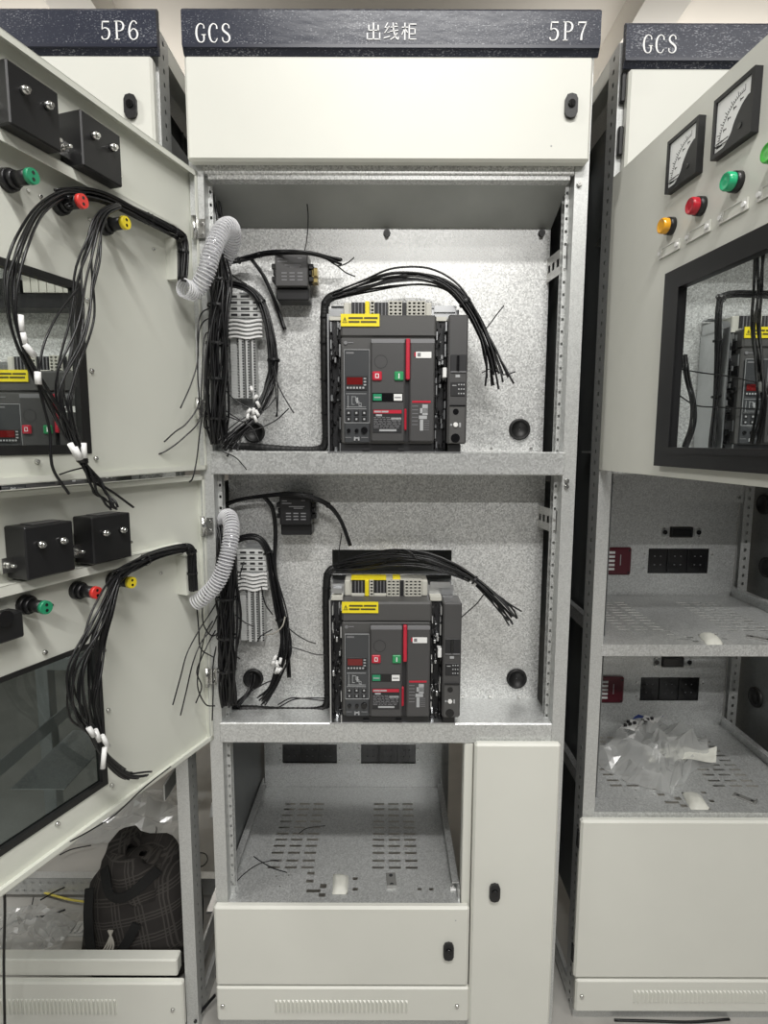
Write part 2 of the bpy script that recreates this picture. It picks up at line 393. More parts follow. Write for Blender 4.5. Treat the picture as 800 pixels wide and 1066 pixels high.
def glyphs(mb, chars, x, y, z, h, adv, wsc=1.0):
    for ch in chars:
        for st in GL[ch]:
            pts = [Vector((p[0] * wsc * h, 0, p[1] * h)) for p in st]; w = [p[2] * h * .5 for p in st]
            if len(st) > 4:
                q = spline(pts, 4); ws = []
                for i in range(len(w) - 1): ws += [w[i] + (w[i + 1] - w[i]) * k / 4 for k in range(4)]
                ws.append(w[-1]); pts, w = q, ws
            L, Rr = [], []
            for i, p in enumerate(pts):
                d = (pts[min(i + 1, len(pts) - 1)] - pts[max(0, i - 1)]).normalized(); nn = Vector((-d.z, 0, d.x))
                o = Vector((x, y, z)); L.append(o + p + nn * w[i]); Rr.append(o + p - nn * w[i])
            n = len(pts)
            mb.add(L + Rr, [(i, i + 1, n + i + 1, n + i) for i in range(n - 1)])
        x += adv
    return mb

# ------------------------------------------------------------------ the room
FZ = -.02
struct(MB().box(-6, 6, -6, 7, FZ - .05, FZ).build('floor', 'floor'))
struct(MB().box(-6, 6, -6, 7, 3.62, 3.7).build('ceiling', 'ceil'))
struct(MB().box(-6, 6, 7, 7.1, FZ, 3.62).build('wall_back', 'wall'))
for i, x in enumerate((-1.62, 1.22)):
    struct(MB().box(x, x + .22, -6, 7, 3.46, 3.62).build('trim_%d' % (i + 1), 'beam'))

# ------------------------------------------------------------------ cabinet pieces
def screw(parent, x, y, z, r=.005, mt='screw', nrm=(0, -1, 0), h=.003, name='screw'):
    n = Vector(nrm); p = Vector((x, y, z)); mb = MB().cyl(p, p + n * h, r, r * .75, 10)
    a = n.orthogonal().normalized(); b = n.cross(a)
    mb.cyl(p + n * h * .9, p + n * (h * 1.15), r * .35, r * .3, 6)
    return mb.build(name, mt, parent)
def lock(parent, x, y, z):
    o = MB().poly([(x + .0115 * sx * (1 if i in (0, 3) else .62), y, z + s * .0) for i, (sx, s) in enumerate([])] or
                  [(x + px, y, z + pz) for px, pz in [(-.012, -.012), (-.0085, -.0195), (0, -.022), (.0085, -.0195), (.012, -.012), (.012, .012), (.0085, .0195), (0, .022), (-.0085, .0195), (-.012, .012)]], (0, -.007, 0)).build('lock', 'black', parent)
    return o
def lock_core(parent, x, y, z):
    MB().cyl((x, y - .007, z + .003), (x, y - .0105, z + .003), .0075, .0065, 14).box(x - .0015, x + .0015, y - .0115, y - .0105, z - .002, z + .008).build('lock_core', 'blackg', parent)
def post_mesh(mb, xo, dr, y0, z0, z1):
    w = .028 * dr
    mb.box(xo, xo + w, y0, y0 + .003, z0, z1)
    mb.perf((xo, y0 + .003, z0), (0, 0, 1), (0, 1, 0), z1 - z0, .05, rows=1, hole=.0042)
    mb.box(xo + w, xo + w - .002 * dr, y0 + .003, y0 + .03, z0, z1)
    mb.perf((xo + w, y0 + .03, z0), (0, 0, 1), (dr, 0, 0), z1 - z0, .009, hole=.0030)
    mb.box(xo, xo + .036 * dr, y0 + .053, y0 + .055, z0, z1)
    return mb
def rear_post(mb, x0, x1, y, z0, z1):
    mb.perf((x0, y, z0), (0, 0, 1), (1, 0, 0), z1 - z0, x1 - x0, hole=.0045)
    mb.box(x0, x1, y + .02, y + .045, z0, z1); return mb
def vent_panel(root, x0, x1, z0, z1, y, lx0, lx1, lz0, lz1, screws):
    p = MB().box(x0, x1, y, y + .018, z0, z1, .004).build('vent_panel', 'paint', root)
    mb = MB(); n = int((lx1 - lx0) / .0098)
    for i in range(n):
        x = lx0 + (i + .5) * (lx1 - lx0) / n
        mb.poly([(x - .0028, y, lz0), (x + .0026, y - .0042, lz0 + .003), (x + .0026, y, lz0)], (0, 0, lz1 - lz0 - .003)) if False else \
            mb.add([(x - .0034, y + .0002, lz0), (x + .0034, y + .0002, lz0), (x + .0030, y - .005, lz0 + .004), (x - .0034, y + .0002, lz1), (x + .0034, y + .0002, lz1), (x + .0030, y - .005, lz1 - .004)],
                   [(0, 2, 5, 3), (1, 4, 5, 2), (0, 1, 2), (3, 5, 4)])
    stuff(mb.build('louvre_ribs', 'paint', p))
    for sx, sz in screws: screw(p, sx, y, sz, .0055, h=.004)
    return p
def header(root, x0, x1, y, z0, z1, texts):
    h = z1 - z0
    prof = [(y + .015, z0 + .001), (y + .010, z0), (y, z0 + .014), (y, z1 - .008), (y + .008, z1), (y + .015, z1)]
    mb = MB(); n = len(prof)
    mb.add([(x0, a, b) for a, b in prof] + [(x1, a, b) for a, b in prof], [(i, (i + 1) % n, n + (i + 1) % n, n + i) for i in range(n)] + [tuple(range(n))[::-1], tuple(range(n, 2 * n))])
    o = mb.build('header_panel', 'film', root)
    MB().box(x0 + .001, x1 - .001, y - .0006, y + .004, z0 + .009, z0 + .0145).build('lower_moulding', 'navy', o)
    for t, x, z, hh, adv, wsc in texts:
        glyphs(MB(), t, x, y - .0012, z, hh, adv, wsc).build('lettering', 'white', o)
    return o
def round_grommet(root, x, y, z, r=.025):
    o = MB(); n = 24; prof = [(r, 0), (r * .98, -.006), (r * .86, -.0085), (r * .74, -.006), (r * .70, -.002), (0.001, -.0015)]
    vs = [(x + a * math.cos(2 * math.pi * i / n), y + b, z + a * math.sin(2 * math.pi * i / n)) for a, b in prof for i in range(n)]
    o.add(vs, [(k * n + i, k * n + (i + 1) % n, (k + 1) * n + (i + 1) % n, (k + 1) * n + i) for k in range(len(prof) - 1) for i in range(n)], True)
    return o.build('cable_grommet', 'rubber', root)
def frame(root, x0, x1, y0, depth=.78, top=2.19, sides=(True, True), side_z=(.1, 2.1)):
    for xo, dr in ((x0, 1), (x1, -1)):
        post_mesh(MB(), xo, dr, y0, FZ, top).build('front_post', 'zinc', root)
        MB().box(xo, xo + .045 * dr, y0 + depth - .045, y0 + depth, FZ, top, .002).build('rear_post', 'zinc', root)
        MB().box(xo, xo + .03 * dr, y0 + .055, y0 + depth - .045, top - .035, top).build('side_beam', 'paint', root)
        b = MB().box(xo + .002 * dr, xo + .012 * dr, y0 + .055, y0 + depth - .045, FZ + .01, FZ + .05)
        b.perf((xo, y0 + .055, FZ + .01), (0, 1, 0), (0, 0, 1), depth - .1, .04, hole=.0045)
        b.build('side_beam', 'zinc', root)
    MB().box(x0 + .045, x1 - .045, y0 + depth - .04, y0 + depth, top - .04, top).build('cross_beam', 'zinc', root)
    MB().box(x0, x1, y0 + .004, y0 + depth, top, top + .003).build('roof_sheet', 'zinc', root)
    MB().box(x0 + .045, x1 - .045, y0 + .003, y0 + .04, top - .05, top).build('cross_beam', 'zinc', root)
def shelf_lip(root, x0, x1, y0, z0, z1, depth):
    mb = MB().box(x0, x1, y0 - .002, y0 + .02, z0, z1, .0025)
    mb.box(x0, x1, y0 + .02, y0 + depth, z1 - .006, z1 - .002)
    return mb.build('shelf', 'galvd', root)
SLOT = .0042
def tray(root, x0, x1, y0, depth, z, front=.018):
    w = x1 - x0; k = w / .556
    rows = [.115, .139, .167, .193, .2175, .241, .2667, .292, .319, .346, .3705]
    holes = []
    for gx in (-.297, -.033):
        for i in range(3):
            for r in rows:
                a = x0 + (gx + .38 + i * .0425) * k; holes.append((a, a + .031 * k, y0 + r * depth / .455 - SLOT, y0 + r * depth / .455 + SLOT))
    for hx, hy, a, b in [(-.185, .095, .009, .005), (-.1845, .0695, .009, .005), (-.172, .0388, .017, .005), (-.15, .054, .008, .007), (-.15, .026, .008, .006), (-.0735, .078, .006, .005), (-.072, .0445, .006, .005), (.083, .045, .005, .004), (.1117, .045, .005, .004), (-.27, .085, .002, .002), (-.24, .088, .002, .002), (-.255, .052, .002, .002)]:
        holes.append((x0 + (hx + .38 - a) * k, x0 + (hx + .38 + a) * k, y0 + hy - b, y0 + hy + b))
    mb = MB().plate((x0, x1), (y0, y0 + depth), holes, lambda u, w_, d: (u, w_, z - d), .0015)
    mb.box(x0, x1, y0 - .001, y0 + .002, z - front, z + .001)
    o = mb.build('tray', 'galvd', root)
    for s, xx in ((1, x0), (-1, x1)):
        MB().box(xx, xx + s * .004, y0 + .01, y0 + depth, z, z + .03).box(xx, xx + s * .016, y0 + .03, y0 + depth - .03, z + .028, z + .031).build('tray_rail', 'galvd', o)
        a = xx + s * .012; p = MB().box(a - .007, a + .007, y0 + .038, y0 + .05, z, z + .0035, .001)
        p.poly([(a - .004, y0 + .044, z + .003), (a + .004, y0 + .044, z + .003), (a, y0 + .044, z + .011)], (0, .002, 0)); p.build('plastic_stop', 'tag', o)
    return o
def hinge(parent, x, y, z):
    MB().cyl((x, y, z - .022), (x, y, z + .022), .0055, n=10).box(x, x + .02, y + .004, y + .007, z - .018, z + .018).cyl((x + .013, y + .004, z - .01), (x + .013, y - .001, z - .01), .004, n=8).cyl((x + .013, y + .004, z + .01), (x + .013, y - .001, z + .01), .004, n=8).build('hinge', 'screw', parent)

# ================================================================== centre cabinet
C = thing('switchgear_cabinet', 'open switchgear cabinet in the centre with header reading 5P7', 'cabinet', group='row of switchgear cabinets')
frame(C, -.396, .402, 0)
header(C, -.3915, .403, -.03, 2.127, 2.208, [
    ('GCS', at(204, 44, -.03).x, at(204, 44.5, -.03).z, .0325, .0245, .98),
    ('\u51fa\u7ebf\u67dc', at(381, 42, -.03).x, at(381, 42, -.03).z, .0300, .0335, .98),
    ('5P7', at(571, 42, -.03).x, at(571, 42.5, -.03).z, .0330, .0265, 1.1)])
td = MB().box(-.391, .394, -.025, -.001, 1.937, 2.1255, .005).build('top_door', 'paint', C)
lock(td, .3525, -.025, 2.035); lock_core(td, .3525, -.025, 2.035)
screw(td, .318, -.0247, 1.965, .002, 'tgrey', h=.0008, name='blind_rivet')
MB().box(-.37, .374, .0, .012, 1.9235, 1.942, .002).box(-.36, .366, .004, .03, 1.915, 1.9235).build('door_beam', 'galv', C)
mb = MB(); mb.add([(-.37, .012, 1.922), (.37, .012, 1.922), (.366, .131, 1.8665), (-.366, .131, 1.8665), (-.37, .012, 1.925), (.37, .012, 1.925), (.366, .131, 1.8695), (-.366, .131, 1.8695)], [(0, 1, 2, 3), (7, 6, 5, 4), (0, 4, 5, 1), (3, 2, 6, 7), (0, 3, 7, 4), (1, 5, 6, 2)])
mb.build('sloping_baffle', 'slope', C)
# upper and lower mounting panels
pu = MB().plate((-.372, .3655), (1.34, 1.868), [(-.09, .09, 1.42, 1.62)], lambda u, w, d: (u, .13 + d, w), .003).build('mounting_panel', 'galv', C)
pl = MB().plate((-.372, .3745), (.735, 1.335), [(-.129, .157, .80, 1.137)], lambda u, w, d: (u, .13 + d, w), .003).build('mounting_panel', 'galv', C)
for x, z in [(at(403, 243, .13).x, at(403, 243, .13).z), (at(564, 243, .13).x, at(564, 243, .13).z)]:
    MB().cyl((x, .13, z), (x, .124, z), .008, .0075, 12).cyl((x, .124, z - .006), (x, .121, z - .006), .0045, n=8).build('mounting_stud', 'black', pu)
for px, py, pnl in [(541, 447, pu), (265, 450, pu), (538, 706, pl), (264, 706, pl)]:
    q = at(px, py, .13); round_grommet(pnl, q.x, .13, q.z)
for px in (482, 540, 510): 
    q = at(px, 725, .13); screw(pl, q.x, .13, q.z, .004)
for px in (250, 300, 512, 553):
    q = at(px, 467, .13); screw(pu, q.x, .13, q.z, .004)
shelf_lip(C, -.374, .378, 0, 1.3235, 1.373, .13)
shelf_lip(C, -.374, .3745, 0, .7195, .7675, .13)
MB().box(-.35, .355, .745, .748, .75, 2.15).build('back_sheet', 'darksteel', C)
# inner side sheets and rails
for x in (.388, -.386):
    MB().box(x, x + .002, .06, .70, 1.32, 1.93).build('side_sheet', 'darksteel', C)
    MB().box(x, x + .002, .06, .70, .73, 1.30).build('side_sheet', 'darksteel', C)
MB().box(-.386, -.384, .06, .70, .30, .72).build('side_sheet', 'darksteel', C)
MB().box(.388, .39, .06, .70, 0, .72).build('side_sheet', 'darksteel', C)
for (px0, py0, px1, py1) in [(576, 263, 592, 293), (564, 526, 581, 552)]:
    a = at(px0, (py0 + py1) / 2, .1); z = a.z; x = .3725
    MB().plate((.03, .135), (z - .026, z + .026), [(y, y + .013, z - .008, z + .008) for y in (.042, .066, .09, .112)], lambda u, w, d: (x + d - .012 * (u - .03) / .1, u, w), .002).build('perforated_bracket', 'screw', C)
    for zz in (-.017, .017): screw(C, x - .001, .036, z + zz, .005, nrm=(-1, 0, 0), h=.004)
for z in (1.905, 1.312, 1.30):
    screw(C, .383, 0, z, .006, h=.006)
# lower part: tray bay and narrow cable bay
MB().box(.1775, .1985, 0, .03, FZ, .7195, .002).build('bay_post', 'paint', C)
bp = MB().plate((-.375, .176), (.30, .76), [(-.3188, -.1496, .3985, .4615), (-.0747, .0955, .3985, .4615)], lambda u, w, d: (u, .456 + d, w), .002).build('bay_back_panel', 'galvd', C)
for x0 in (-.3188, -.0747):
    for sx in (-.007, .177):
        for z in (.41, .448): screw(bp, x0 + sx, .456, z, .0028)
rear_post(MB(), .176, .20, .47, 0, .76).build('rear_post', 'zinc', C)
tray(C, -.381, .1762, 0, .455, .3205)
ld = MB().box(-.397, .195, -.02, -.001, .1245, .3285, .005).build('lower_door', 'paint', C)
lock(ld, .1475, -.02, .22); lock_core(ld, .1475, -.02, .22)
screw(ld, .163, -.0198, .296, .002, 'tgrey', h=.0008, name='blind_rivet')
vent_panel(C, -.397, .198, .031, .121, -.02, -.262, .055, .056, .0885, [(at(232, 1047, -.02).x, at(232, 1047, -.02).z), (at(476, 1047, -.02).x, at(476, 1047, -.02).z)])
MB().box(-.39, .195, -.005, .02, FZ, .031).build('plinth', 'zinc', C)
MB().box(.195, .205, -.012, 0, FZ, .06).build('corner_gusset', 'zinc', C)
nd = MB().box(.1985, .3905, -.02, -.001, FZ + .012, .7285, .005).build('cable_bay_door', 'paint', C)
lock(nd, .2507, -.02, .37); lock_core(nd, .2507, -.02, .37)

# open doors of the centre cabinet (seen from inside)
def open_door(root, H, z0, z1, L, win, name, mt, railz=None, wf=.014, outer=False, pane='pane', tab=None):
    rz = -H.a
    P = lambda u, w, d: (u, -.018 - d, w)
    mb = MB().plate((0, L), (z0, z1), [win], P, .002)
    mb.box(0, L, -.018, 0, z1 - .0015, z1).box(0, L, -.018, 0, z0, z0 + .0015).box(0, .0015, -.018, 0, z0, z1).box(L - .0015, L, -.018, 0, z0, z1)
    mb.box(0, L, -.0015, 0, z1 - .010, z1).box(0, L, -.0015, 0, z0, z0 + .010).box(0, .008, -.0015, 0, z0, z1)
    o = mb.build(name, mt, root, H.h, rz)
    a, b, c, d = win
    if not outer:
        f = MB()
        f.plate((a - .003, b + .003), (c - .003, d + .003), [(a + wf, b - wf, c + wf * .8, d - wf * .6)], lambda u, w, dd: (u, -.016 - dd, w), .012)
        f.build('window_gasket', 'rubber', o)
        MB().box(a + .002, b - .002, -.024, -.0225, c + .002, d - .002).build('window_pane', pane, o)
        for s_, zz in [(a - .013, c + (d - c) * t) for t in (.5,)] + [(a - .011, c - .011), (a + .10, c - .013), (a + .10, d + .016), (a - .012, d - .02)]:
            screw(o, s_, -.018, zz, .0042, nrm=(0, 1, 0), h=.004)
    if railz:
        MB().box(.07, L - .03, -.018, .004, railz, railz + .0015).box(.07, L - .03, .0025, .004, railz - .014, railz + .0015).build('stiffening_rail', 'inner', o)
        for s_ in (.12, .25, .27, .36, .38, .48): screw(o, s_, -.018, railz - .052, .003, nrm=(0, 1, 0), h=.003)
    if tab:
        MB().box(tab[0], tab[0] + .016, -.018, .006, tab[1], tab[2]).build('cable_bracket', 'inner', o)
    return o
du = open_door(C, UL, 1.334, 1.927, .76, (.297, .70, 1.3765, 1.6375), 'upper_door', 'inner', 1.797, tab=(.068, 1.70, 1.775))
dl = open_door(C, LL, .7285, 1.3225, .76, (.277, .70, .781, 1.0455), 'middle_door', 'inner', 1.186, pane='paned', wf=.009, tab=(.060, 1.08, 1.16))
for px, py in [(204, 237), (208, 425), (213, 548), (217, 705)]:
    q = at(px, py, -.012); hinge(C, q.x - .003, -.012, q.z)

# ================================================================== right cabinet
Y8 = .041; X8 = .467
R = thing('switchgear_cabinet', 'switchgear cabinet on the right with meters on its open door', 'cabinet', group='row of switchgear cabinets')
frame(R, X8, X8 + .8, Y8)
header(R, X8, X8 + .798, Y8 - .03, 2.131, 2.212, [('GCS', at(669, 55, Y8 - .03).x, at(669, 55.5, Y8 - .03).z, .0325, .0245, .98)])
MB().box(X8 + .012, X8 + .79, Y8 - .025, Y8 - .001, 1.94, 2.1295, .005).build('top_door', 'paint', R)
MB().box(X8 + .03, X8 + .77, Y8, Y8 + .012, 1.92, 1.95, .002).build('door_beam', 'galv', R)
for z in (1.975, 2.075): MB().box(X8 + .002, X8 + .012, Y8 - .012, Y8 - .001, z, z + .055, .002).build('hinge_block', 'black', R)
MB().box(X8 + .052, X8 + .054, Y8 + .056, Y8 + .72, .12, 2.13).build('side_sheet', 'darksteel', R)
MB().box(X8 + .025, X8 + .045, Y8 + .3, Y8 + .36, .1, 2.13).build('side_stiffener', 'darksteel', R)
MB().box(X8 + .03, X8 + .04, Y8 + .055, Y8 + .12, .05, 2.13).build('side_stiffener', 'darksteel', R)
pr_ = MB().plate((X8 + .055, X8 + .765), (1.34, 1.868), [(.80, 1.0, 1.42, 1.62)], lambda u, w, d: (u, Y8 + .205 + d, w), .003).build('mounting_panel', 'galv', R)
shelf_lip(R, X8 + .03, X8 + .77, Y8, 1.325, 1.373, .205)
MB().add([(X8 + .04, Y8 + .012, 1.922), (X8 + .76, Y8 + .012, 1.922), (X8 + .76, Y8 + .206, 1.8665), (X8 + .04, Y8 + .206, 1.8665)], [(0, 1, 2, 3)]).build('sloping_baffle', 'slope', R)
YB = .466
def conn_holes(z): return [(.7859, .9661, z - .0378, z + .0378), (.8446, .9154, z + .070, z + .1045)]
for z0, z1, zc in [(.93, 1.30, 1.0413), (.515, .925, .6395)]:
    b_ = MB().plate((X8 + .05, 1.045), (z0, z1), conn_holes(zc), lambda u, w, d: (u, YB + d, w), .002).build('bay_back_panel', 'galvd', R)
    for x, z in [(.7745, zc + .022), (.7745, zc - .022), (.828, zc + .098), (.828, zc + .076), (.932, zc + .098), (.932, zc + .076), (.976, zc + .02)]: screw(b_, x, YB, z, .0035)
MB().box(X8 + .05, 1.045, YB - .02, YB - .018, 1.219, 1.325).build('cross_beam', 'galvd', R)
for x in (.66, 1.03): screw(R, x, YB - .02, 1.235 if x > 1 else 1.275, .006)
rear_post(MB(), 1.047, 1.075, YB - .02, 0, 1.32).build('rear_post', 'zinc', R)
dv = MB().box(1.10, 1.102, Y8 + .05, .80, .45, 1.32).build('divider_sheet', 'darksteel', R)
for y, z in [(.40, 1.037), (.40, .645), (.435, 1.216)]:
    g = round_grommet(dv, 0, 0, 0, .03); g.location = (1.10, y, z); g.rotation_euler = (0, 0, -math.pi / 2)
tray(R, X8 + .024, 1.045, Y8, .424, .9355, .026)
tray(R, X8 + .024, 1.045, Y8, .424, .5245, .020)
rd = MB().box(.458, X8 + .795, Y8 - .02, Y8 - .001, .104, .516, .005).build('lower_door', 'paint', R)
for z in (.14, .44): MB().box(.4545, .459, Y8 - .014, Y8 - .001, z, z + .045, .0015).build('hinge_block', 'black', rd)
vent_panel(R, .464, X8 + .795, .012, .099, Y8 - .02, at(658, 1038, Y8 - .02).x, at(798, 1038, Y8 - .02).x, .04, .0725, [(at(606, 1037, Y8 - .02).x, at(606, 1037, Y8 - .02).z)])
MB().box(.466, X8 + .795, Y8 - .003, Y8 + .02, FZ, .011).build('plinth', 'zinc', R)
ro = open_door(R, RD, 1.334, 1.936, .76, (.27, .68, 1.378, 1.655), 'instrument_door', 'rpaint', outer=True)
wf = MB().plate((.235, .715), (1.353, 1.68), [(.279, .671, 1.386, 1.647)], lambda u, w, d: (u, -.034 + d, w), .014)
wf.plate((.268, .682), (1.376, 1.657), [(.279, .671, 1.386, 1.647)], lambda u, w, d: (u, -.036 + d, w), .004).build('window_frame', 'black', ro)
MB().box(.27, .68, -.0215, -.020, 1.378, 1.655).build('window_pane', 'pane', ro)

# ================================================================== left cabinet
L = thing('switchgear_cabinet', 'switchgear cabinet on the left with header reading 5P6, open at the bottom', 'cabinet', group='row of switchgear cabinets')
XL1 = -.448; XL0 = XL1 - .8
frame(L, XL0, XL1, 0)
header(L, XL0, -.4385, -.03, 2.127, 2.207, [('5P6', at(105, 41, -.03).x, at(105, 41.5, -.03).z, .0325, .0265, 1.1)])
tl = MB().box(XL0 + .005, -.452, -.025, -.001, 1.937, 2.1255, .005).build('top_door', 'paint', L)
lock(tl, -.495, -.025, 2.032); lock_core(tl, -.495, -.025, 2.032)
MB().box(XL0 + .03, XL1 - .03, 0, .012, 1.92, 1.942, .002).build('door_beam', 'galv', L)
MB().box(XL0 + .03, XL1 - .05, .012, .16, 1.85, 1.853).build('sloping_baffle', 'slope', L)
MB().plate((XL0 + .05, XL1 - .05), (1.22, 1.85), [], lambda u, w, d: (u, .16 + d, w), .003).build('mounting_panel', 'galv', L)
shelf_lip(L, XL0 + .028, XL1 - .028, 0, 1.21, 1.2635, .16)
HLa = Hinge(XL0 + .02, 0, 104)
open_door(L, HLa, 1.334, 1.927, .76, (.297, .70, 1.3765, 1.6375), 'upper_door', 'inner', 1.797)
open_door(L, HLa, .7285, 1.3225, .76, (.277, .70, .781, 1.0455), 'middle_door', 'inner', 1.186)
# bus chamber fittings seen through the side above the door
MB().box(XL1 - .06, XL1 - .03, .07, .30, 1.985, 2.07, .003).build('bus_support', 'tgrey', L)
for k in range(3): MB().box(XL1 - .05, XL1 - .025, .085 + k * .06, .115 + k * .06, 1.94, 1.99, .003).build('bus_clamp', 'darksteel', L)
MB().box(XL0 + .05, XL1 - .055, .3, .302, 1.86, 2.15).build('bus_chamber_back', 'darksteel', L)
MB().box(XL1 - .064, XL1 - .062, .06, .73, 1.86, 2.155).build('side_sheet', 'acbdk', L)
# lower open bays: cross bars, runners, bottom members
MB().box(XL0 + .03, XL1 - .03, .44, .48, .705, .745, .002).build('cross_beam', 'zinc', L)
MB().plate((XL0 + .04, XL1 - .06), (.75, 1.21), [], lambda u, w, d: (u, .50 + d, w), .002).build('bay_back_panel', 'darksteel', L)
for x in (XL1 - .075, XL0 + .27):
    MB().box(x, x + .004, .02, .48, .80, .83).box(x, x + .02, .02, .48, .80, .803).build('tray_runner', 'zinc', L)
    b_ = MB().box(x, x + .003, .04, .48, .55, .59); b_.perf((x - .001, .04, .55), (0, 1, 0), (0, 0, 1), .44, .04, hole=.0045); b_.build('tray_runner', 'zinc', L)
MB().box(XL0 + .28, XL0 + .42, .16, .46, .50, .503).build('loose_sheet', 'galvd', L)
MB().box(XL1 - .03, XL1 - .006, .02, .7, .44, .475).build('diagonal_stay', 'zinc', L).rotation_euler = (-.5, 0, 0)
MB().box(XL0 + .03, XL1 - .046, 0, .03, .128, .172, .003).build('bottom_beam', 'paint', L)
b_ = MB().box(XL0 + .045, XL1 - .045, .402, .43, -.005, .05); b_.perf((XL0 + .045, .40, -.004), (1, 0, 0), (0, 0, 1), .71, .054, rows=2, hole=.0045); b_.build('cross_beam', 'zinc', L)
vent_panel(L, XL0 + .005, at(190, 1025, -.02).x, .012, .131, -.02, XL0 + .1, at(122, 1050, -.02).x, at(100, 1056, -.02).z, at(100, 1040, -.02).z, [(at(180, 1051, -.02).x, at(180, 1051, -.02).z)])
bb = MB().box(XL1 - .03, XL1 - .024, .05, .70, .05, .10); bb.perf((XL1 - .023, .05, .05), (0, 1, 0), (0, 0, 1), .65, .05, hole=.006); bb.build('base_rail', 'zinc', L)
MB().box(XL1 - .032, XL1 - .02, .30, .34, .06, .14, .002).box(XL1 - .06, XL1 - .02, .26, .40, .06, .065).build('foot_bracket', 'steel', L)

# ================================================================== circuit breakers
K = .000377
def bx(mb, x0, x1, y0, y1, d0, d1, b=0): return mb.box((x0 - 336) * K, (x1 - 336) * K, d0, d1, (862 - y1) * K, (862 - y0) * K, b)
def ap(x, y, d): return Vector(((x - 336) * K, d, (862 - y) * K))
def make_acb():
    A = thing('circuit_breaker', 'x', 'circuit breaker', group='drawout circuit breakers')
    def part(name, mt, boxes, par=A):
        mb = MB()
        for q in boxes: bx(mb, *q)
        return mb.build(name, mt, par)
    part('body', 'acb', [(78, 594, 285, 862, 0, .10, .003)])
    part('top_cover', 'acb', [(78, 600, 168, 286, -.002, .09, .004)])
    lb = part('warning_label', 'yellow', [(80, 290, 165, 230, -.0045, -.002, 0)])
    part('label_print', 'dark_print', [(122, 200, 182, 192, -.0050, -.0045), (206, 280, 182, 192, -.005, -.0045), (122, 182, 202, 212, -.005, -.0045), (188, 274, 202, 212, -.005, -.0045)], lb)
    tri = MB(); o_ = [ap(88, 212, -.005), ap(116, 212, -.005), ap(102, 180, -.005)]; c_ = (o_[0] + o_[1] + o_[2]) / 3
    tri.add(o_ + [c_ + (p - c_) * .72 for p in o_], [(0, 1, 4, 3), (1, 2, 5, 4), (2, 0, 3, 5)]); bx(tri, 100, 104, 190, 206, -.0052, -.0046); tri.build('warning_triangle', 'dark_print', lb)
    # trip unit
    tu = part('trip_unit', 'trip', [(97, 237, 355, 858, -.006, .002, .002)])
    part('trip_frame', 'line', [(97, 237, 353, 356, -.0068, -.005), (97, 99, 353, 748, -.0068, -.005), (235, 237, 353, 748, -.0068, -.005), (97, 237, 746, 749, -.0068, -.005)], tu)
    part('display_bezel', 'acbdk', [(107, 224, 495, 572, -.0075, -.006, .001)], tu)
    part('display', 'redd', [(112, 198, 502, 541, -.0082, -.0074)], tu)
    part('indicator_row', 'line', [(112 + i * 17, 122 + i * 17, 553, 563, -.008, -.0074) for i in range(6)] + [(204, 218, 505 + i * 17, 512 + i * 17, -.008, -.0074) for i in range(3)], tu)
    cv = MB()
    for st in ([(118, 600), (118, 665)], [(112, 662), (215, 662)], [(140, 603), (140, 648), (152, 648)], [(140, 606), (160, 606), (160, 630), (178, 630), (178, 655), (190, 655)], [(165, 612), (172, 640), (190, 640), (190, 662)], [(108, 590), (217, 590)], [(108, 672), (217, 672)]):
        for (a, b), (c, d) in zip(st, st[1:]): bx(cv, min(a, c) - 1.3, max(a, c) + 1.3, min(b, d) - 1.3, max(b, d) + 1.3, -.0068, -.005)
    cv.build('trip_curve', 'line', tu)
    for i in range(3):
        for j in range(2):
            kx, ky = 121 + i * 43, 694 + j * 34
            kk = part('key', 'acbdk', [(kx - 13, kx + 13, ky - 13, ky + 13, -.008, -.006, .0008)], tu)
            bx(MB(), kx - 5, kx + 5, ky - 5, ky + 5, -.0084, -.0079).build('key_mark', 'line', tu)
    for kx, ky, r in ((121, 790, 11), (165, 790, 11), (207, 788, 19)):
        MB().cyl(ap(kx, ky, -.006), ap(kx, ky, -.010), r * K, r * K * .9, 14).build('dial', 'blackg', tu)
    stuff(part('unit_mark', 'lined', [(108, 150, 367, 376, -.0066, -.005), (118, 148, 312, 318, -.0012, 0), (100, 135, 826, 830, -.0066, -.005), (190, 228, 826, 830, -.0066, -.005)], tu))
    part('latch', 'line', [(150, 158, 825, 845, -.0085, -.006), (172, 180, 825, 845, -.0085, -.006), (150, 180, 828, 834, -.0085, -.006)], tu)
    MB().cyl(ap(105, 316, 0), ap(105, 316, -.0025), 10 * K, n=12).build('cover_screw', 'lined', A)
    # centre cover
    cc = part('centre_cover', 'acb2', [(243, 430, 298, 852, -.012, .0, .003)])
    part('cover_ridge', 'lined', [(246, 427, 300, 322, -.0125, -.011, .0005)], cc)
    ring = MB(); n = 28; c0 = ap(298, 420, -.0123)
    for i in range(n):
        for rr in (36, 33): ring.v.append(tuple(c0 + Vector((math.cos(6.2832 * i / n), 0, math.sin(6.2832 * i / n))) * rr * K))
    for i in range(n): ring.f.append((2 * i, 2 * ((i + 1) % n), 2 * ((i + 1) % n) + 1, 2 * i + 1)); ring.sm.append(False)
    ring.build('keylock_ring', 'acbdk', cc)
    sb = part('stop_button', 'red', [(252, 304, 472, 521, -.016, -.011, .0018)])
    part('stop_symbol', 'white', [(268, 288, 484, 488, -.0166, -.0158), (268, 288, 504, 508, -.0166, -.0158), (268, 272, 484, 508, -.0166, -.0158), (284, 288, 484, 508, -.0166, -.0158)], sb)
    gb = part('start_button', 'green', [(372, 422, 472, 521, -.016, -.011, .0018)])
    part('start_symbol', 'white', [(394, 400, 483, 510, -.0166, -.0158)], gb)
    sw = part('status_window', 'blackg', [(251, 420, 586, 634, -.0135, -.0115, .0015)])
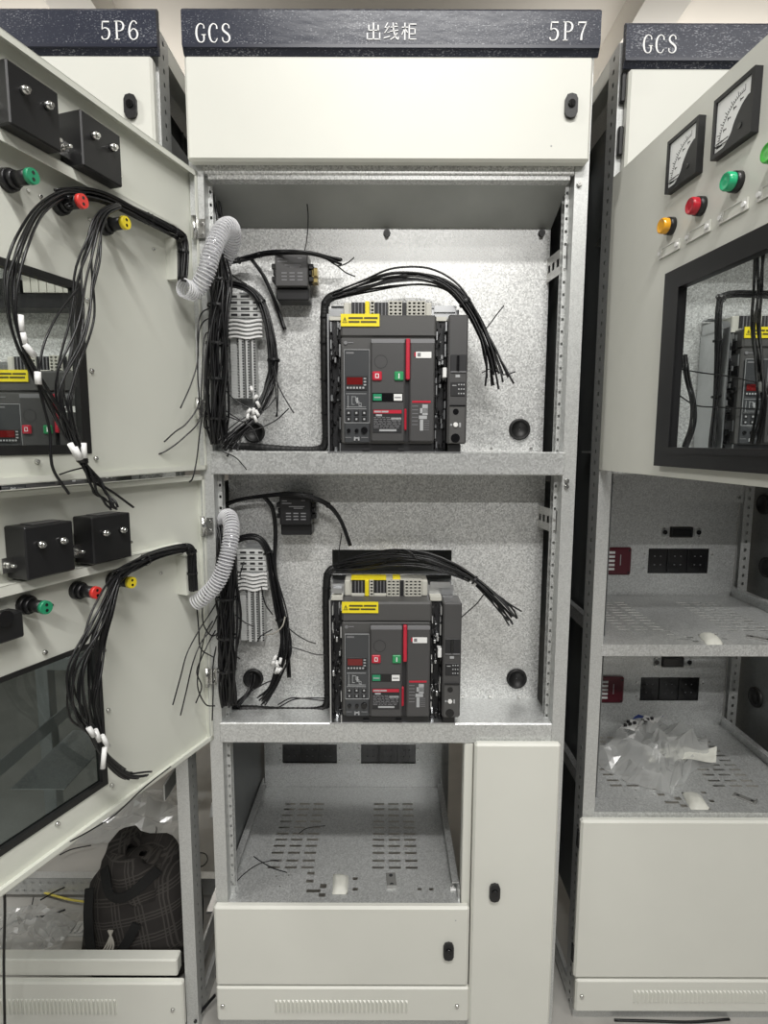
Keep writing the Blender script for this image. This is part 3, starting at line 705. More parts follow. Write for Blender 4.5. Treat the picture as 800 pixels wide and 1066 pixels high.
    part('status_flag', 'capg', [(256, 303, 592, 628, -.0142, -.0132)], sw)
    part('charge_flag', 'tag', [(369, 415, 592, 628, -.0142, -.0132)], sw)
    part('flag_print', 'line', [(262, 298, 608, 614, -.0146, -.014)], sw)
    part('flag_print', 'lined', [(374, 409, 608, 614, -.0146, -.014)], sw)
    rp = part('rating_plate', 'acbdk', [(254, 414, 676, 802, -.0130, -.0115)])
    part('red_band', 'red', [(258, 412, 678, 697, -.0136, -.0128)], rp)
    part('plate_print', 'line', [(262, 300, 683, 692, -.014, -.0134), (303, 340, 683, 692, -.014, -.0134), (272, 305, 702, 712, -.0134, -.0128), (355, 410, 720, 732, -.0134, -.0128), (290, 385, 783, 794, -.0134, -.0128)], rp)
    rnd = random.Random(3); lines = []
    for i in range(7):
        x = 260
        while x < 400:
            w = rnd.uniform(8, 30); lines.append((x, min(x + w, 408), 718 + i * 9, 721.5 + i * 9, -.0134, -.0128)); x += w + 6
    part('small_print', 'lined', lines, rp)
    # red centre strip and groove
    part('groove', 'acbdk', [(430, 455, 298, 852, -.003, .001)])
    part('red_strip', 'red', [(434, 456, 298, 515, -.013, -.002, .0015)])
    part('red_wedge', 'red', [(426, 440, 670, 790, -.0115, -.002, .003)])
    rc = part('right_cover', 'acb2', [(455, 592, 298, 852, -.012, .0, .003)])
    part('cover_ridge', 'lined', [(458, 589, 300, 322, -.0125, -.011, .0005)], rc)
    wl = part('serial_label', 'tag', [(488, 572, 367, 400, -.0132, -.0115)], rc)
    part('label_square', 'lined', [(496, 514, 373, 392, -.0137, -.013)], rc); part('label_dot', 'red', [(480, 488, 370, 392, -.0132, -.0115)], rc)
    part('red_line', 'red', [(470, 572, 628, 639, -.0128, -.0118)], rc)
    part('contact_chart', 'line', [(526, 556, 648, 705, -.0128, -.0118), (514, 556, 668, 695, -.0128, -.0118), (508, 552, 708, 727, -.0128, -.0118), (514, 532, 730, 790, -.0128, -.0118)], rc)
    part('chart_print', 'lined', [(470, 503, 655 + i * 20, 659 + i * 20, -.0125, -.0118) for i in range(6)] + [(536, 565, 735 + i * 12, 738 + i * 12, -.0125, -.0118) for i in range(5)], rc)
    # cradle: side plates, mechanism, base
    part('side_plate', 'steel', [(4, 12, 160, 912, .005, .125, 0)])
    part('side_plate', 'steel', [(735, 742, 180, 905, .03, .125, 0)])
    ch = [part('mechanism_bay', 'acbdk', [q]) for q in ((12, 79, 180, 905, .035, .11), (594, 668, 180, 905, .035, .11))]
    rnd = random.Random(5); m1 = MB(); m2 = MB()
    for i in range(70):
        side = rnd.random() < .5; x = rnd.uniform(16, 66) if side else rnd.uniform(598, 650); y = rnd.uniform(190, 890); w = rnd.uniform(5, 16); h = rnd.uniform(5, 40)
        d = rnd.uniform(.005, .034); bx(m1 if rnd.random() < .5 else m2, x, x + w, y, y + h, d, .05, .001)
    for x in (20, 68, 602, 652):
        y = 200
        while y < 880:
            h = rnd.uniform(20, 70); bx(m2 if rnd.random() < .7 else m1, x, x + rnd.uniform(4, 9), y, y + h, rnd.uniform(.0, .02), .04); y += h + rnd.uniform(4, 18)
    stuff(m1.build('linkage_metal', 'steel', A)); stuff(m2.build('linkage_plastic', 'black', A))
    part('release_lever', 'tag', [(638, 660, 446, 500, -.001, .02, .001)])
    part('base', 'acbdk', [(78, 594, 862, 905, .004, .10), (200, 235, 885, 900, -.002, .006), (395, 430, 885, 900, -.002, .006)])
    part('base_plate', 'steel', [(2, 748, 905, 912, .001, .12)])
    # auxiliary module
    am = part('auxiliary_module', 'acb2', [(665, 772, 168, 862, -.006, .06, .003)])
    part('module_foot', 'black', [(672, 745, 862, 906, .0, .05, .002)], am)
    part('module_slot', 'acbdk', [(678, 766, 380, 470, -.0075, -.005, .001)], am)
    part('slot_lever', 'blackg', [(711, 726, 384, 466, -.011, -.007, .001)], am); part('slot_edge', 'lined', [(680, 764, 468, 474, -.0085, -.006)], am)
    part('module_mark', 'line', [(707, 731, 486, 500, -.0066, -.0058)], am)
    part('dip_block', 'acbdk', [(681, 760, 526, 602, -.0075, -.0055, .001)], am)
    part('dip_dots', 'line', [(722 + i * 14, 729 + i * 14, 536 + j * 24, 543 + j * 24, -.008, -.0074) for i in range(3) for j in range(3)] + [(690, 712, 542, 546, -.008, -.0074)], am)
    part('crank_plate', 'acb', [(674, 764, 652, 858, -.009, -.0055, .0015)], am)
    for y, r in ((686, 16), (830, 25)): MB().cyl(ap(711, y, -.0088), ap(711, y, -.0098), r * K, n=18).build('crank_hole', 'blackg', am)
    part('crank_rim', 'blackg', [(676, 764, 650, 656, -.0105, -.008)], am)
    MB().cyl(ap(711, 757, -.009), ap(711, 757, -.012), 14 * K, 12 * K, 14).build('position_pointer', 'tag', am)
    part('position_print', 'line', [(682, 692, 752, 762, -.0096, -.0088), (731, 740, 746, 770, -.0096, -.0088)], am)
    # secondary terminals on top
    tb = part('terminal_block', 'ivory', [(118, 555, 70, 170, .052, .115, .002)])
    [part('terminal_shoulder', 'ivory', [q], tb) for q in ((86, 122, 72, 168, .05, .115, .002), (550, 584, 72, 168, .05, .115, .002))]
    [part('open_bay', 'acbdk', [q], tb) for q in ((130, 206, 72, 150, .049, .0525), (262, 336, 72, 150, .049, .0525), (416, 441, 72, 165, .049, .0525))]
    [part('bay_fin', 'lined', [(x, x + 5, 74, 148, .0465, .05)], tb) for x in (148, 168, 188, 280, 300, 320)]
    part('yellow_end', 'yellow', [(208, 232, 68, 166, .044, .055, .001)], tb)
    part('terminal_lip', 'ivory', [(128, 206, 150, 168, .045, .054, .001), (262, 336, 150, 168, .045, .054, .001)], tb)
    for x0, nx in ((236, 1), (341, 3), (446, 4)):
        for i in range(nx):
            col = part('terminal', 'ivory', [(x0 + i * 25.5, x0 + i * 25.5 + 23.5, 68, 166, .047, .056, .001)], tb) if False else None
            mb = MB(); u0, u1 = x0 + i * 25.5, x0 + i * 25.5 + 24
            mb.plate((u0, u1), (66, 166), [(u0 + 5, u1 - 4, 72 + j * 19, 84 + j * 19) for j in range(5)], lambda u, w, d: ap(u, w, .045 + d), .008); mb.build('terminal', 'ivory', A)
        bx(MB(), x0, x0 + nx * 25.5, 68, 165, .0515, .053).build('terminal_gap', 'acbdk', tb)
    part('top_bracket', 'steel', [(4, 90, 100, 170, .06, .12), (584, 742, 105, 170, .06, .12), (4, 742, 62, 70, .10, .125), (20, 70, 120, 150, .045, .062), (600, 720, 85, 120, .055, .06)])
    part('bracket_feet', 'ivory', [(10, 78, 160, 180, .03, .11), (596, 664, 160, 182, .03, .11)])
    return A
acb = make_acb()
acb.location = (.0017, -.004, 1.3895); acb['label'] = 'grey air circuit breaker on the upper shelf of the centre cabinet'
a2 = copy_tree(acb); a2.location = (.0003, -.004, .7855); a2['label'] = 'grey air circuit breaker on the lower shelf of the centre cabinet'
for q in ((125, 335, 59, 68, .046, .085), (375, 420, 58, 69, .05, .085)): bx(MB(), *q).build('yellow_sticker', 'yellow', a2)
a3 = copy_tree(acb); a3.location = (-.743, .025, 1.2795); a3['label'] = 'circuit breaker seen through the upper window of the left open door'
a4 = copy_tree(acb); a4.location = (X8 + .435, Y8 + .075, 1.3895); a4['label'] = 'circuit breaker seen edge-on through the window of the right door'

# ================================================================== meters, lamps and label holders on the right door
def on_right_door(o, s, z): o.location = RD.P(s, -.020, z); o.rotation_euler = (0, 0, -RD.a)
def make_meter():
    o = thing('panel_meter', 'x', 'meter', group='square panel meters on the right door')
    w, h = .084, .084
    MB().plate((-w / 2, w / 2), (-h / 2, h / 2), [(-w / 2 + .006, w / 2 - .006, -h / 2 + .006, h / 2 - .006)], lambda u, v, d: (u, -.012 + d, v), .012).build('bezel', 'black', o)
    f = MB().box(-w / 2 + .006, w / 2 - .005, -.0092, .0, -h / 2 + .005, h / 2 - .005).build('dial', 'dial', o)
    # corner cover with curved edge
    pts = [(w / 2 - .005, -h / 2 + .005), (w / 2 - .005, .012)]
    pts += [(p.x, p.z) for p in spline([Vector(q) for q in ((w / 2 - .012, 0, .0115), (.018, 0, .004), (.006, 0, -.010), (0, 0, -.022), (-.008, 0, -.030), (-.016, 0, -h / 2 + .006))], 4)] + [(-.016, -h / 2 + .005)]
    MB().poly([(x, -.0110, z) for x, z in pts], (0, .003, 0)).build('corner_cover', 'black', o)
    MB().cyl((.018, -.0110, -.022), (.018, -.0122, -.022), .004, n=12).build('zero_screw', 'blackg', o)
    mb = MB(); c = Vector((.024, -.0094, -.030))
    n = 24
    for i in range(n + 1):
        a = math.radians(92 + 84 * i / n); d = Vector((math.cos(a), 0, math.sin(a))); q = Vector((-d.z, 0, d.x)) * .0005; r0 = .052; r1 = .060 if i % 4 == 0 else .056
        mb.add([c + d * r0 - q, c + d * r0 + q, c + d * r1 + q, c + d * r1 - q], [(0, 1, 2, 3)])
        if i < n:
            a2_ = math.radians(92 + 84 * (i + 1) / n); d2 = Vector((math.cos(a2_), 0, math.sin(a2_)))
            mb.add([c + d * .0515, c + d * .0525, c + d2 * .0525, c + d2 * .0515], [(0, 1, 2, 3)])
    for k, a in enumerate((100, 118, 136, 154, 172)):
        d = Vector((math.cos(math.radians(a)), 0, math.sin(math.radians(a)))); p = c + d * .045
        mb.box(p.x - .003, p.x + .003, -.0096, -.0092, p.z - .0007, p.z + .0007); mb.box(p.x - .003, p.x - .0022, -.0096, -.0092, p.z - .002, p.z + .002)
    mb.box(-.034, -.008, -.0096, -.0092, -.024, -.0228).box(-.032, -.020, -.0096, -.0092, -.030, -.028)
    mb.build('scale_marks', 'acbdk', f)
    nd_ = MB(); d = Vector((math.cos(math.radians(178)), 0, math.sin(math.radians(178)))); nd_.tube([c + d * .01 + Vector((0, -.0008, 0)), c + d * .058 + Vector((0, -.0008, 0))], .0006, 4); nd_.build('needle', 'acbdk', o)
    return o
m1 = make_meter(); on_right_door(m1, .257, 1.858); m1['label'] = 'smaller-looking square meter nearer the hinge above the amber lamp'
m2 = copy_tree(m1); on_right_door(m2, .376, 1.858); m2['label'] = 'square meter nearer the picture edge, above the green lamp'
def pilot(s, z, lens, label):
    o = thing('pilot_lamp', label, 'indicator lamp', group='round pilot lamps on the right door')
    MB().cyl((0, 0, 0), (0, -.010, 0), .0145, .014, 24).build('collar', 'black', o)
    mb = MB(); n = 24; prof = [(.0128, -.009), (.0128, -.018), (.0118, -.0205), (.0105, -.0212), (.0095, -.0200), (.004, -.0205), (.0005, -.0206)]
    mb.add([(a * math.cos(6.2832 * i / n), b, a * math.sin(6.2832 * i / n)) for a, b in prof for i in range(n)], [(k * n + i, k * n + (i + 1) % n, (k + 1) * n + (i + 1) % n, (k + 1) * n + i) for k in range(len(prof) - 1) for i in range(n)], True)
    mb.build('lens', lens, o); on_right_door(o, s, z)
pilot(.224, 1.762, 'leno', 'round amber pilot lamp lowest in the row under the meters')
pilot(.303, 1.764, 'lenr', 'round red pilot lamp between the amber and green lamps')
pilot(.384, 1.766, 'leng', 'round dark green pilot lamp right of the red one')
pilot(.463, 1.768, 'lenl', 'bright green pilot lamp cut by the right picture edge')
for i, (s, lab) in enumerate(((.222, 'clear label holder below the amber lamp'), (.300, 'clear label holder below the red lamp'), (.380, 'clear label holder below the dark green lamp'), (.458, 'clear label holder cut by the right picture edge'))):
    o = thing('label_holder', lab, 'label holder', group='small label holders on the right door'); z = 1.7245 + i * .0015
    MB().box(-.031, .031, -.0022, 0, -.0085, .0085, .001).build('plate', 'rpaint', o)
    MB().plate((-.030, .030), (-.0085, .0085), [(-.019, .019, -.0068, .0068)], lambda u, v, d: (u, -.0034 + d, v), .0014).build('rim', 'clipm', o)
    for sx in (-1, 1): MB().cyl((sx * .025, -.0022, 0), (sx * .025, -.0062, 0), .0045, .0035, 12).build('screw', 'tag', o)
    on_right_door(o, s, z)

# ================================================================== boxes and plugs on the left doors
def make_ct():
    o = thing('transformer_box', 'x', 'transformer', group='black boxes on the open left doors')
    MB().box(-.040, .040, .0, .044, 0, .078, .002).build('case', 'black', o)
    MB().box(-.028, .020, .008, .034, .078, .0795, .0005).build('top_plate', 'acb2', o)
    for s in (-.018, .018):
        b = MB().cyl((s, .044, .050), (s, .052, .050), .0058, .0052, 12).cyl((s, .052, .050), (s, .056, .050), .0036, .003, 10).build('terminal_bolt', 'screw', o)
    for s in (-.05, .05):
        sg = 1 if s > 0 else -1
        e = MB().box(s - .010, s + .008, .016, .018, .012, .034).box(s - .010, s + .008, 0, .016, .012, .014).build('mounting_ear', 'screw', o)
        MB().cyl((s, .018, .023), (s, .024, .023), .005, n=8).cyl((s, .024, .023), (s, .034, .023), .0027, n=8).build('stud', 'screw', e)
    return o
def on_left_door(o, H, s, z, off=-.018): o.location = H.P(s, off, z); o.rotation_euler = (0, 0, -H.a)
ct = make_ct(); on_left_door(ct, UL, .281, 1.7985); ct['label'] = 'black transformer box nearer the hinge on the upper left door'
for H, s, z, lab in ((UL, .399, 1.7985, 'black transformer box cut by the left picture edge, on the upper left door'), (LL, .272, 1.1925, 'black transformer box nearer the hinge on the lower left door'), (LL, .387, 1.1925, 'black transformer box nearer the picture edge on the lower left door')):
    o = copy_tree(ct); on_left_door(o, H, s, z); o['label'] = lab
def plug(H, s, z, cap, label):
    o = thing('test_plug', label, 'plug', group='coloured plugs on the open left doors')
    MB().cyl((0, 0, 0), (0, .010, 0), .0155, .0145, 20).cyl((0, .010, 0), (0, .018, 0), .0125, .011, 18).cyl((0, .018, 0), (0, .040, 0), .0095, .0095, 16).build('body', 'black', o)
    c = MB().cyl((0, .040, 0), (0, .047, 0), .0105, .0100, 18).build('cap', cap, o)
    MB().cyl((0, .047, .0042), (0, .0474, .0042), .0024, n=10).cyl((0, .047, -.0042), (0, .0474, -.0042), .0024, n=10).build('cap_holes', 'blackg', c)
    on_left_door(o, H, s, z)
for H, u, ss, z in ((UL, 'upper', (.412, .328, .240), 1.7455), (LL, 'lower', (.403, .312, .238), 1.1465)):
    for s, c, n in zip(ss, ('capg', 'capr', 'capy'), ('green', 'red', 'yellow')):
        plug(H, s, z, c, 'black plug with %s tip on the %s left door' % (n, u))
o = thing('selector_switch', 'black switch back cut by the left picture edge, lower left door', 'switch')
MB().box(-.03, .03, 0, .03, 0, .040, .002).build('case', 'black', o); MB().cyl((0, .03, .036), (0, .036, .036), .012, n=14).build('knob', 'blackg', o)
for k in range(4): MB().box(-.028 + k * .016, -.018 + k * .016, .0, .006, -.006, 0).build('terminal', 'tag', o)
on_left_door(o, LL, .458, 1.108)

# ================================================================== hoses
def hose(label, pts, r=.0165):
    p = spline(pts, 14); L_ = 0; q = []
    # resample evenly
    acc = [0]
    for a, b in zip(p, p[1:]): acc.append(acc[-1] + (b - a).length)
    n = int(acc[-1] / .0016); out = []; j = 0
    for i in range(n + 1):
        d = acc[-1] * i / n
        while j < len(acc) - 2 and acc[j + 1] < d: j += 1
        t = (d - acc[j]) / max(1e-9, acc[j + 1] - acc[j]); out.append(p[j].lerp(p[j + 1], t))
    o = thing('corrugated_hose', label, 'hose', out[0], group='clear corrugated hoses at the door hinges'); o0 = out[0].copy()
    MB().tube([q - o0 for q in out], r * .90, 20, False).build('tube', 'hose', o)
    mb = MB()
    for i in range(2, len(out) - 2, 4):
        d = (out[i + 1] - out[i - 1]).normalized(); q = out[i] - o0
        mb.tube([q - d * .0013, q - d * .0007, q + d * .0007, q + d * .0013], [r * .9, r * 1.05, r * 1.05, r * .9], 20, False)
    stuff(mb.build('ribs', 'rib', o))
hose('clear corrugated hose looping at the upper door hinge', [UL.px(190, 299, .02), at(203, 303, -.06), at(214, 286, -.065), at(221, 262, -.06), at(231, 240, -.04), at(240, 236, -.01), at(242, 250, .02), at(236, 266, .04), at(226, 284, .05), at(220, 296, .055)], .017)
hose('clear corrugated hose looping at the lower door hinge', [at(203, 628, -.05), at(214, 620, -.055), at(227, 605, -.055), at(236, 582, -.05), at(241, 556, -.03), at(240, 541, -.005), at(236, 538, .02), at(232, 548, .04), at(230, 562, .05), at(229, 578, .055)], .0165)

# ================================================================== terminal strips, relays
def term_strip(label, x0, x1, ztop, zmid, zbot, y=.09):
    o = thing('terminal_strip', label, 'terminal strip', ((x0 + x1) / 2, .13, zbot), group='terminal strips in the centre cabinet'); w = x1 - x0; h = w / 2
    MB().box(-.018, .018, -.008, 0, -.02, ztop - zbot + .01).build('rail', 'steel', o)
    d = y - .13
    big = MB().box(-h, h, d, -.008, 0, .0118, .001)
    big0 = None; z = ztop - zbot - .0125
    for i in range(4):
        if big0 is None:
            big0 = big.build('terminal', 'tlight', o, (0, 0, z)); sl = MB()
            for a, b in ((-h + .008, -h + .022), (-h + .030, h - .026), (h - .018, h - .008)): sl.box(a, b, d - .0006, d, .0035, .0082)
            sub = sl.build('terminal_slot', 'acbdk', big0)
        else:
            t = dup(big0, o, (0, 0, z)); dup(sub, t, (0, 0, 0))
        z -= .0130
    fin = None
    for i in range(5):
        zz = z + .004 - i * .0088
        if fin is None:
            mb = MB(); n = 8
            ps = [(-h + (w) * k / n, d - .003 + .0015 * math.sin(k * 1.3), .0022 * math.sin(k * 1.1)) for k in range(n + 1)]
            mb.v = [(a, b, c) for a, b, c in ps] + [(a, b, c + .0042) for a, b, c in ps] + [(a, -.01, c) for a, b, c in ps] + [(a, -.01, c + .0042) for a, b, c in ps]
            m_ = n + 1
            for k in range(n): mb.f += [(k, k + 1, m_ + k + 1, m_ + k), (m_ + k, m_ + k + 1, 3 * m_ + k + 1, 3 * m_ + k), (2 * m_ + k, 2 * m_ + k + 1, k + 1, k)]; mb.sm += [False] * 3
            fin = mb.build('end_plate', 'tag', o, (.002, 0, zz))
        else: dup(fin, o, (.002, 0, zz))
    MB().box(-h + .004, h - .006, d + .006, -.01, zmid - zbot - .002, z + .012).build('end_bracket', 'tgrey', o)
    nrow = 22; ph = (zmid - zbot) / nrow; first = None
    for i in range(nrow):
        zz = (i) * ph
        if first is None:
            mb = MB()
            for a, b, dy in ((-h + .002, -h + .016, .010), (-h + .023, -h + .034, .0), (-h + .038, -h + .046, .0), (-h + .050, -h + .058, .004)): mb.box(a, b, d + dy, -.008, 0, ph * .93)
            mb.box(-h + .016, -h + .023, d + .014, -.008, 0, ph * .5)
            first = mb.build('terminal', 'tlight', o, (0, 0, zz))
            ds = MB()
            for a, dy in ((-h + .032, .0), (-h + .0445, 0), (-h + .0565, .004)): ds.box(a - .002, a + .002, d + dy - .0005, d + dy, ph * .15, ph * .75)
            dsub = ds.build('terminal_screw', 'acbdk', first)
        else:
            t = dup(first, o, (0, 0, zz)); dup(dsub, t, (0, 0, 0))
    return o
term_strip('grey terminal strip beside the upper circuit breaker', -.352, -.277, 1.716, 1.622, 1.490)
term_strip('grey terminal strip beside the lower circuit breaker', -.347, -.279, 1.144, 1.052, .923)
o = thing('terminal_strip', 'small terminal row at the top of the left door window', 'terminal strip', (-.725, .155, 1.722)); 
for k in range(9): MB().box(-.09 + k * .018, -.074 + k * .018, -.04, 0, 0, .045, .001).build('terminal', 'ivory', o); 
MB().box(-.2, .12, -.05, 0, -.035, -.004).build('wire_duct', 'black', o); MB().box(-.2, -.095, -.045, 0, -.004, .03, .002).build('end_module', 'black', o)
def relay(label, px0, py0, px1, py1, y=.062, brass=False, dark='acb2'):
    a = at(px0, py0, y); b = at(px1, py1, y); w = b.x - a.x; h = a.z - b.z
    o = thing('relay_module', label, 'relay', ((a.x + b.x) / 2, .129, b.z), group='black relay modules in the centre cabinet'); d = y - .129
    MB().box(-w / 2, w / 2, d, -.012, h * .27, h, .002).build('case', dark, o)
    MB().box(-w / 2, w / 2, d + .012, -.004, 0, h * .27, .002).build('lower_step', 'black', o)
    pr2 = MB()
    for x, z, l in ((-.42, .86, .16), (-.42, .80, .3), (.2, .87, .12), (-.2, .72, .5), (-.05, .68, .3)): pr2.box(x * w, (x + l) * w, d - .0004, d, z * h, z * h + .002)
    for i in range(3):
        for j in range(3): pr2.box((-.30 + i * .24) * w, (-.14 + i * .24) * w, d - .0004, d, (.40 + j * .075) * h, (.40 + j * .075) * h + .0025)
    pr2.build('print', 'lined', o)
    for s in (-1, 1):
        c = MB()
        for k in range(3): c.box(s * w / 2, s * (w / 2 + .010 - .003 * (k % 2)), d + .015, -.02, h * (.42 + k * .14), h * (.53 + k * .14), .001)
        c.build('side_clip', 'black', o)
    if brass: MB().box(w / 2 + .008, w / 2 + .018, d + .02, -.02, h * .42, h * .50).box(w / 2 + .008, w / 2 + .018, d + .02, -.02, h * .56, h * .74).box(w / 2 + .006, w / 2 + .010, d + .02, -.02, h * .40, h * .78).build('brass_terminal', 'brass', o)
    else: MB().box(w / 2 + .002, w / 2 + .012, d + .04, -.01, h * .35, h * .75, .001).build('side_ear', 'tgrey', o)
relay('black relay module with brass terminal on the upper mounting panel', 286, 263, 321, 311, brass=True)
relay('black relay module on the lower mounting panel', 291, 516, 324, 558, dark='black')

# ================================================================== socket inserts in the bay back panels
def insert(label, x0, x1, z0, z1, y, cells, mt='blackg'):
    o = thing('drawer_socket', label, 'socket', ((x0 + x1) / 2, y, z0), group='drawer contact sockets in the bay backs'); w = x1 - x0; h = z1 - z0
    MB().box(-w / 2 - .004, w / 2 + .004, .003, .04, -.004, h + .004).build('case', mt, o)
    for i in range(1, cells): MB().box(-w / 2 + w * i / cells - .0012, -w / 2 + w * i / cells + .0012, .0, .003, 0, h).build('divider', 'black', o)
    q = MB()
    for i in range(cells):
        for r in range(2):
            for k in range(2): x = -w / 2 + w * (i + .35 + .3 * k) / cells; q.box(x - .002, x + .002, .002, .003, h * (.32 + .34 * r), h * (.32 + .34 * r) + .003)
    q.build('contacts', 'lined', o)
insert('black contact socket behind the tray, left of the pair', -.3188, -.1496, .3985, .4615, .457, 3)
insert('black contact socket behind the tray, right of the pair', -.0747, .0955, .3985, .4615, .457, 3)
for zc, u in ((1.0413, 'upper'), (.6395, 'lower')):
    insert('wide black contact socket in the %s bay of the right cabinet' % u, .7859, .9661, zc - .0378, zc + .0378, YB + .001, 3)
    o = thing('plug_connector', 'small black connector above the wide socket, %s right bay' % u, 'connector', (.88, YB, zc + .0872), group='small connectors in the right bays')
    MB().box(-.034, .034, -.004, .03, -.016, .016, .003).build('shell', 'black', o); MB().box(-.028, .028, -.0045, -.002, -.010, .010).build('insert', 'blackg', o)
    for sx in (-1, 1):
        MB().box(sx * .037, sx * .058, -.003, 0, -.012, .012, .002).build('flange', 'tgrey', o); MB().cyl((sx * .05, -.003, 0), (sx * .05, -.005, 0), .007, n=12).build('guide_hole', 'blackg', o)
    o = thing('busbar_socket', 'maroon power socket behind the %s tray of the right cabinet' % u, 'socket', (.675, YB, zc - .041), group='maroon sockets in the right bays')
    MB().box(-.06, .056, -.012, .0, 0, .083, .004).build('body', 'maroon', o)
    mb = MB()
    for r in range(5): mb.box(-.016, .006, -.0128, -.012, .015 + r * .0125, .022 + r * .0125)
    mb.build('white_bars', 'tag', o); MB().box(.022, .0245, -.0125, -.012, .03, .062).build('print', 'line', o)
    for x, z in ((.048, .008), (.048, .075)): MB().cyl((x, -.012, z), (x, -.0135, z), .003, n=8).build('screw', 'black', o)

# ================================================================== cables
def strand(path, r): return MB().tube(path, r, 5)
def bundle(name, label, pts, n, r, spread, group, mt='wire', ties=(), tags=0, tagpos=.8, twist=.5, seed=1, per=7, endlen=0, cat='cable', loose=.35, sheath=None):
    rnd = random.Random(seed); base = spline(pts, per); N = len(base)
    if not isinstance(spread, (list, tuple)): spread = [spread] * len(pts)
    sp = []
    for i in range(len(spread) - 1): sp += [spread[i] + (spread[i + 1] - spread[i]) * k / per for k in range(per)]
    sp.append(spread[-1])
    o = thing(name, label, cat, base[0], group=group); o0 = Vector(base[0])
    # stable frame
    ups = []; up = None
    for i in range(N):
        d = (base[min(i + 1, N - 1)] - base[max(0, i - 1)]).normalized()
        if up is None: up = d.orthogonal().normalized()
        up = (up - d * up.dot(d)).normalized(); ups.append((up, d.cross(up), d))
    for k in range(n):
        ph = 6.2832 * k / max(1, n) + rnd.uniform(-.3, .3); rad = rnd.uniform(.35, 1.) if n > 3 else rnd.uniform(.6, 1.); w1, w2, w3, w4 = (rnd.uniform(0, 6.28) for _ in range(4)); stop = N - int(rnd.uniform(0, endlen) * N)
        path = []
        for i in range(max(3, stop)):
            a, b, d = ups[i]; t = ph + twist * i / N * 6.28
            g = i / N; lo = loose * min(1, max(0, (sp[i] - .0076) / .006)); e1 = lo * math.sin(w1 + 9 * g) + .5 * lo * math.sin(w3 + 21 * g); e2 = lo * math.sin(w2 + 8 * g) + .5 * lo * math.sin(w4 + 19 * g)
            path.append(base[i] + (a * (math.cos(t) * rad + e1) + b * (math.sin(t) * rad + e2)) * sp[i] - o0)
        strand(path, r).build('wire', mt, o)
        if k < tags:
            i = int(min(len(path) - 2, tagpos * N + rnd.uniform(-.03, .03) * N)); p0, p1 = path[i], path[min(i + 1, len(path) - 1)]; d = (p1 - p0).normalized()
            MB().cyl(p0, p0 + d * .016, r * 1.6, n=8).build('ferrule', 'tag', o)
    if sheath:
        i0, i1 = int(sheath[0] * N), int(sheath[1] * N); pp = []
        for i in range(i0, i1):
            for q in range(3): pp.append(base[i].lerp(base[i + 1], q / 3) - o0)
        MB().tube(pp, [sheath[2] * (1 + .10 * (k % 3 == 0)) for k in range(len(pp))], 10).build('spiral_wrap', 'rubber', o)
    for t in ties:
        i = int(t * (N - 1)); a, b, d = ups[i]; p = base[i] - o0; rr = sp[i] + r * 1.2
        MB().cyl(p - d * .0022, p + d * .0022, rr, n=10, caps=False).box(p.x - .002, p.x + .002, p.y - rr - .003, p.y - rr, p.z - .002, p.z + .002).build('cable_tie', 'black', o)
    return o
G1 = 'wiring in the upper centre compartment'; G2 = 'wiring in the lower centre compartment'; G3 = 'wiring on the upper left door'; G4 = 'wiring on the lower left door'
A_ = lambda *q: [at(*p) for p in q]
# upper compartment
bundle('cable_bundle', 'wire bundle across the top of the upper relay module', A_((236, 274, .10), (258, 269, .10), (276, 264, .08), (300, 262, .045), (322, 263, .045), (342, 268, .06), (356, 272, .07)), 5, .0022, [.005, .005, .004, .004, .004, .005, .009], G1, seed=2, ties=(.1, .3))
bundle('cable_bundle', 'thick cable hanging left of the upper relay module', A_((261, 269, .10), (274, 286, .105), (284, 308, .11), (291, 326, .115), (297, 343, .112)), 4, .0026, .003, G1, seed=3)
bundle('loose_wire', 'single wire standing up above the upper relay module', A_((317, 264, .07), (320, 246, .075), (321, 225, .075), (319, 205, .07)), 1, .0013, .0, G1)
bundle('loose_wire', 'wire end pointing down right of the upper relay module', A_((325, 264, .06), (340, 270, .07), (352, 278, .075), (360, 284, .07), (370, 288, .06)), 1, .0015, .001, G1, seed=8)
bundle('loose_wire', 'wire end curling up right of the upper relay module', A_((340, 270, .07), (352, 277, .06), (362, 274, .05), (369, 268, .045)), 1, .0014, .001, G1, seed=9)
bundle('wire_harness', 'thick black harness down the left side of the upper compartment', A_((215, 188, .06), (219, 205, .06), (225, 232, .06), (226, 262, .03), (228, 295, -.004), (227, 330, -.012), (226, 380, -.012), (226, 430, -.012), (228, 462, -.006)), 22, .0026, [.012, .012, .012, .013, .018, .020, .021, .020, .018], G1, seed=4, ties=(.5, .6, .7, .8, .9), twist=.3)
MBf = lambda: None
bundle('wire_harness', 'harness arching over and down beside the upper terminal strip', A_((222, 294, .08), (240, 296, .085), (258, 301, .085), (272, 315, .085), (281, 345, .08), (285, 375, .075), (282, 400, .07), (272, 424, .05), (260, 440, .03), (247, 453, .01), (232, 470, -.012)), 18, .0019, [.008, .008, .008, .009, .010, .012, .013, .011, .009, .012, .026], G1, seed=5, tags=7, tagpos=.74, ties=(.3, .5), endlen=.06)
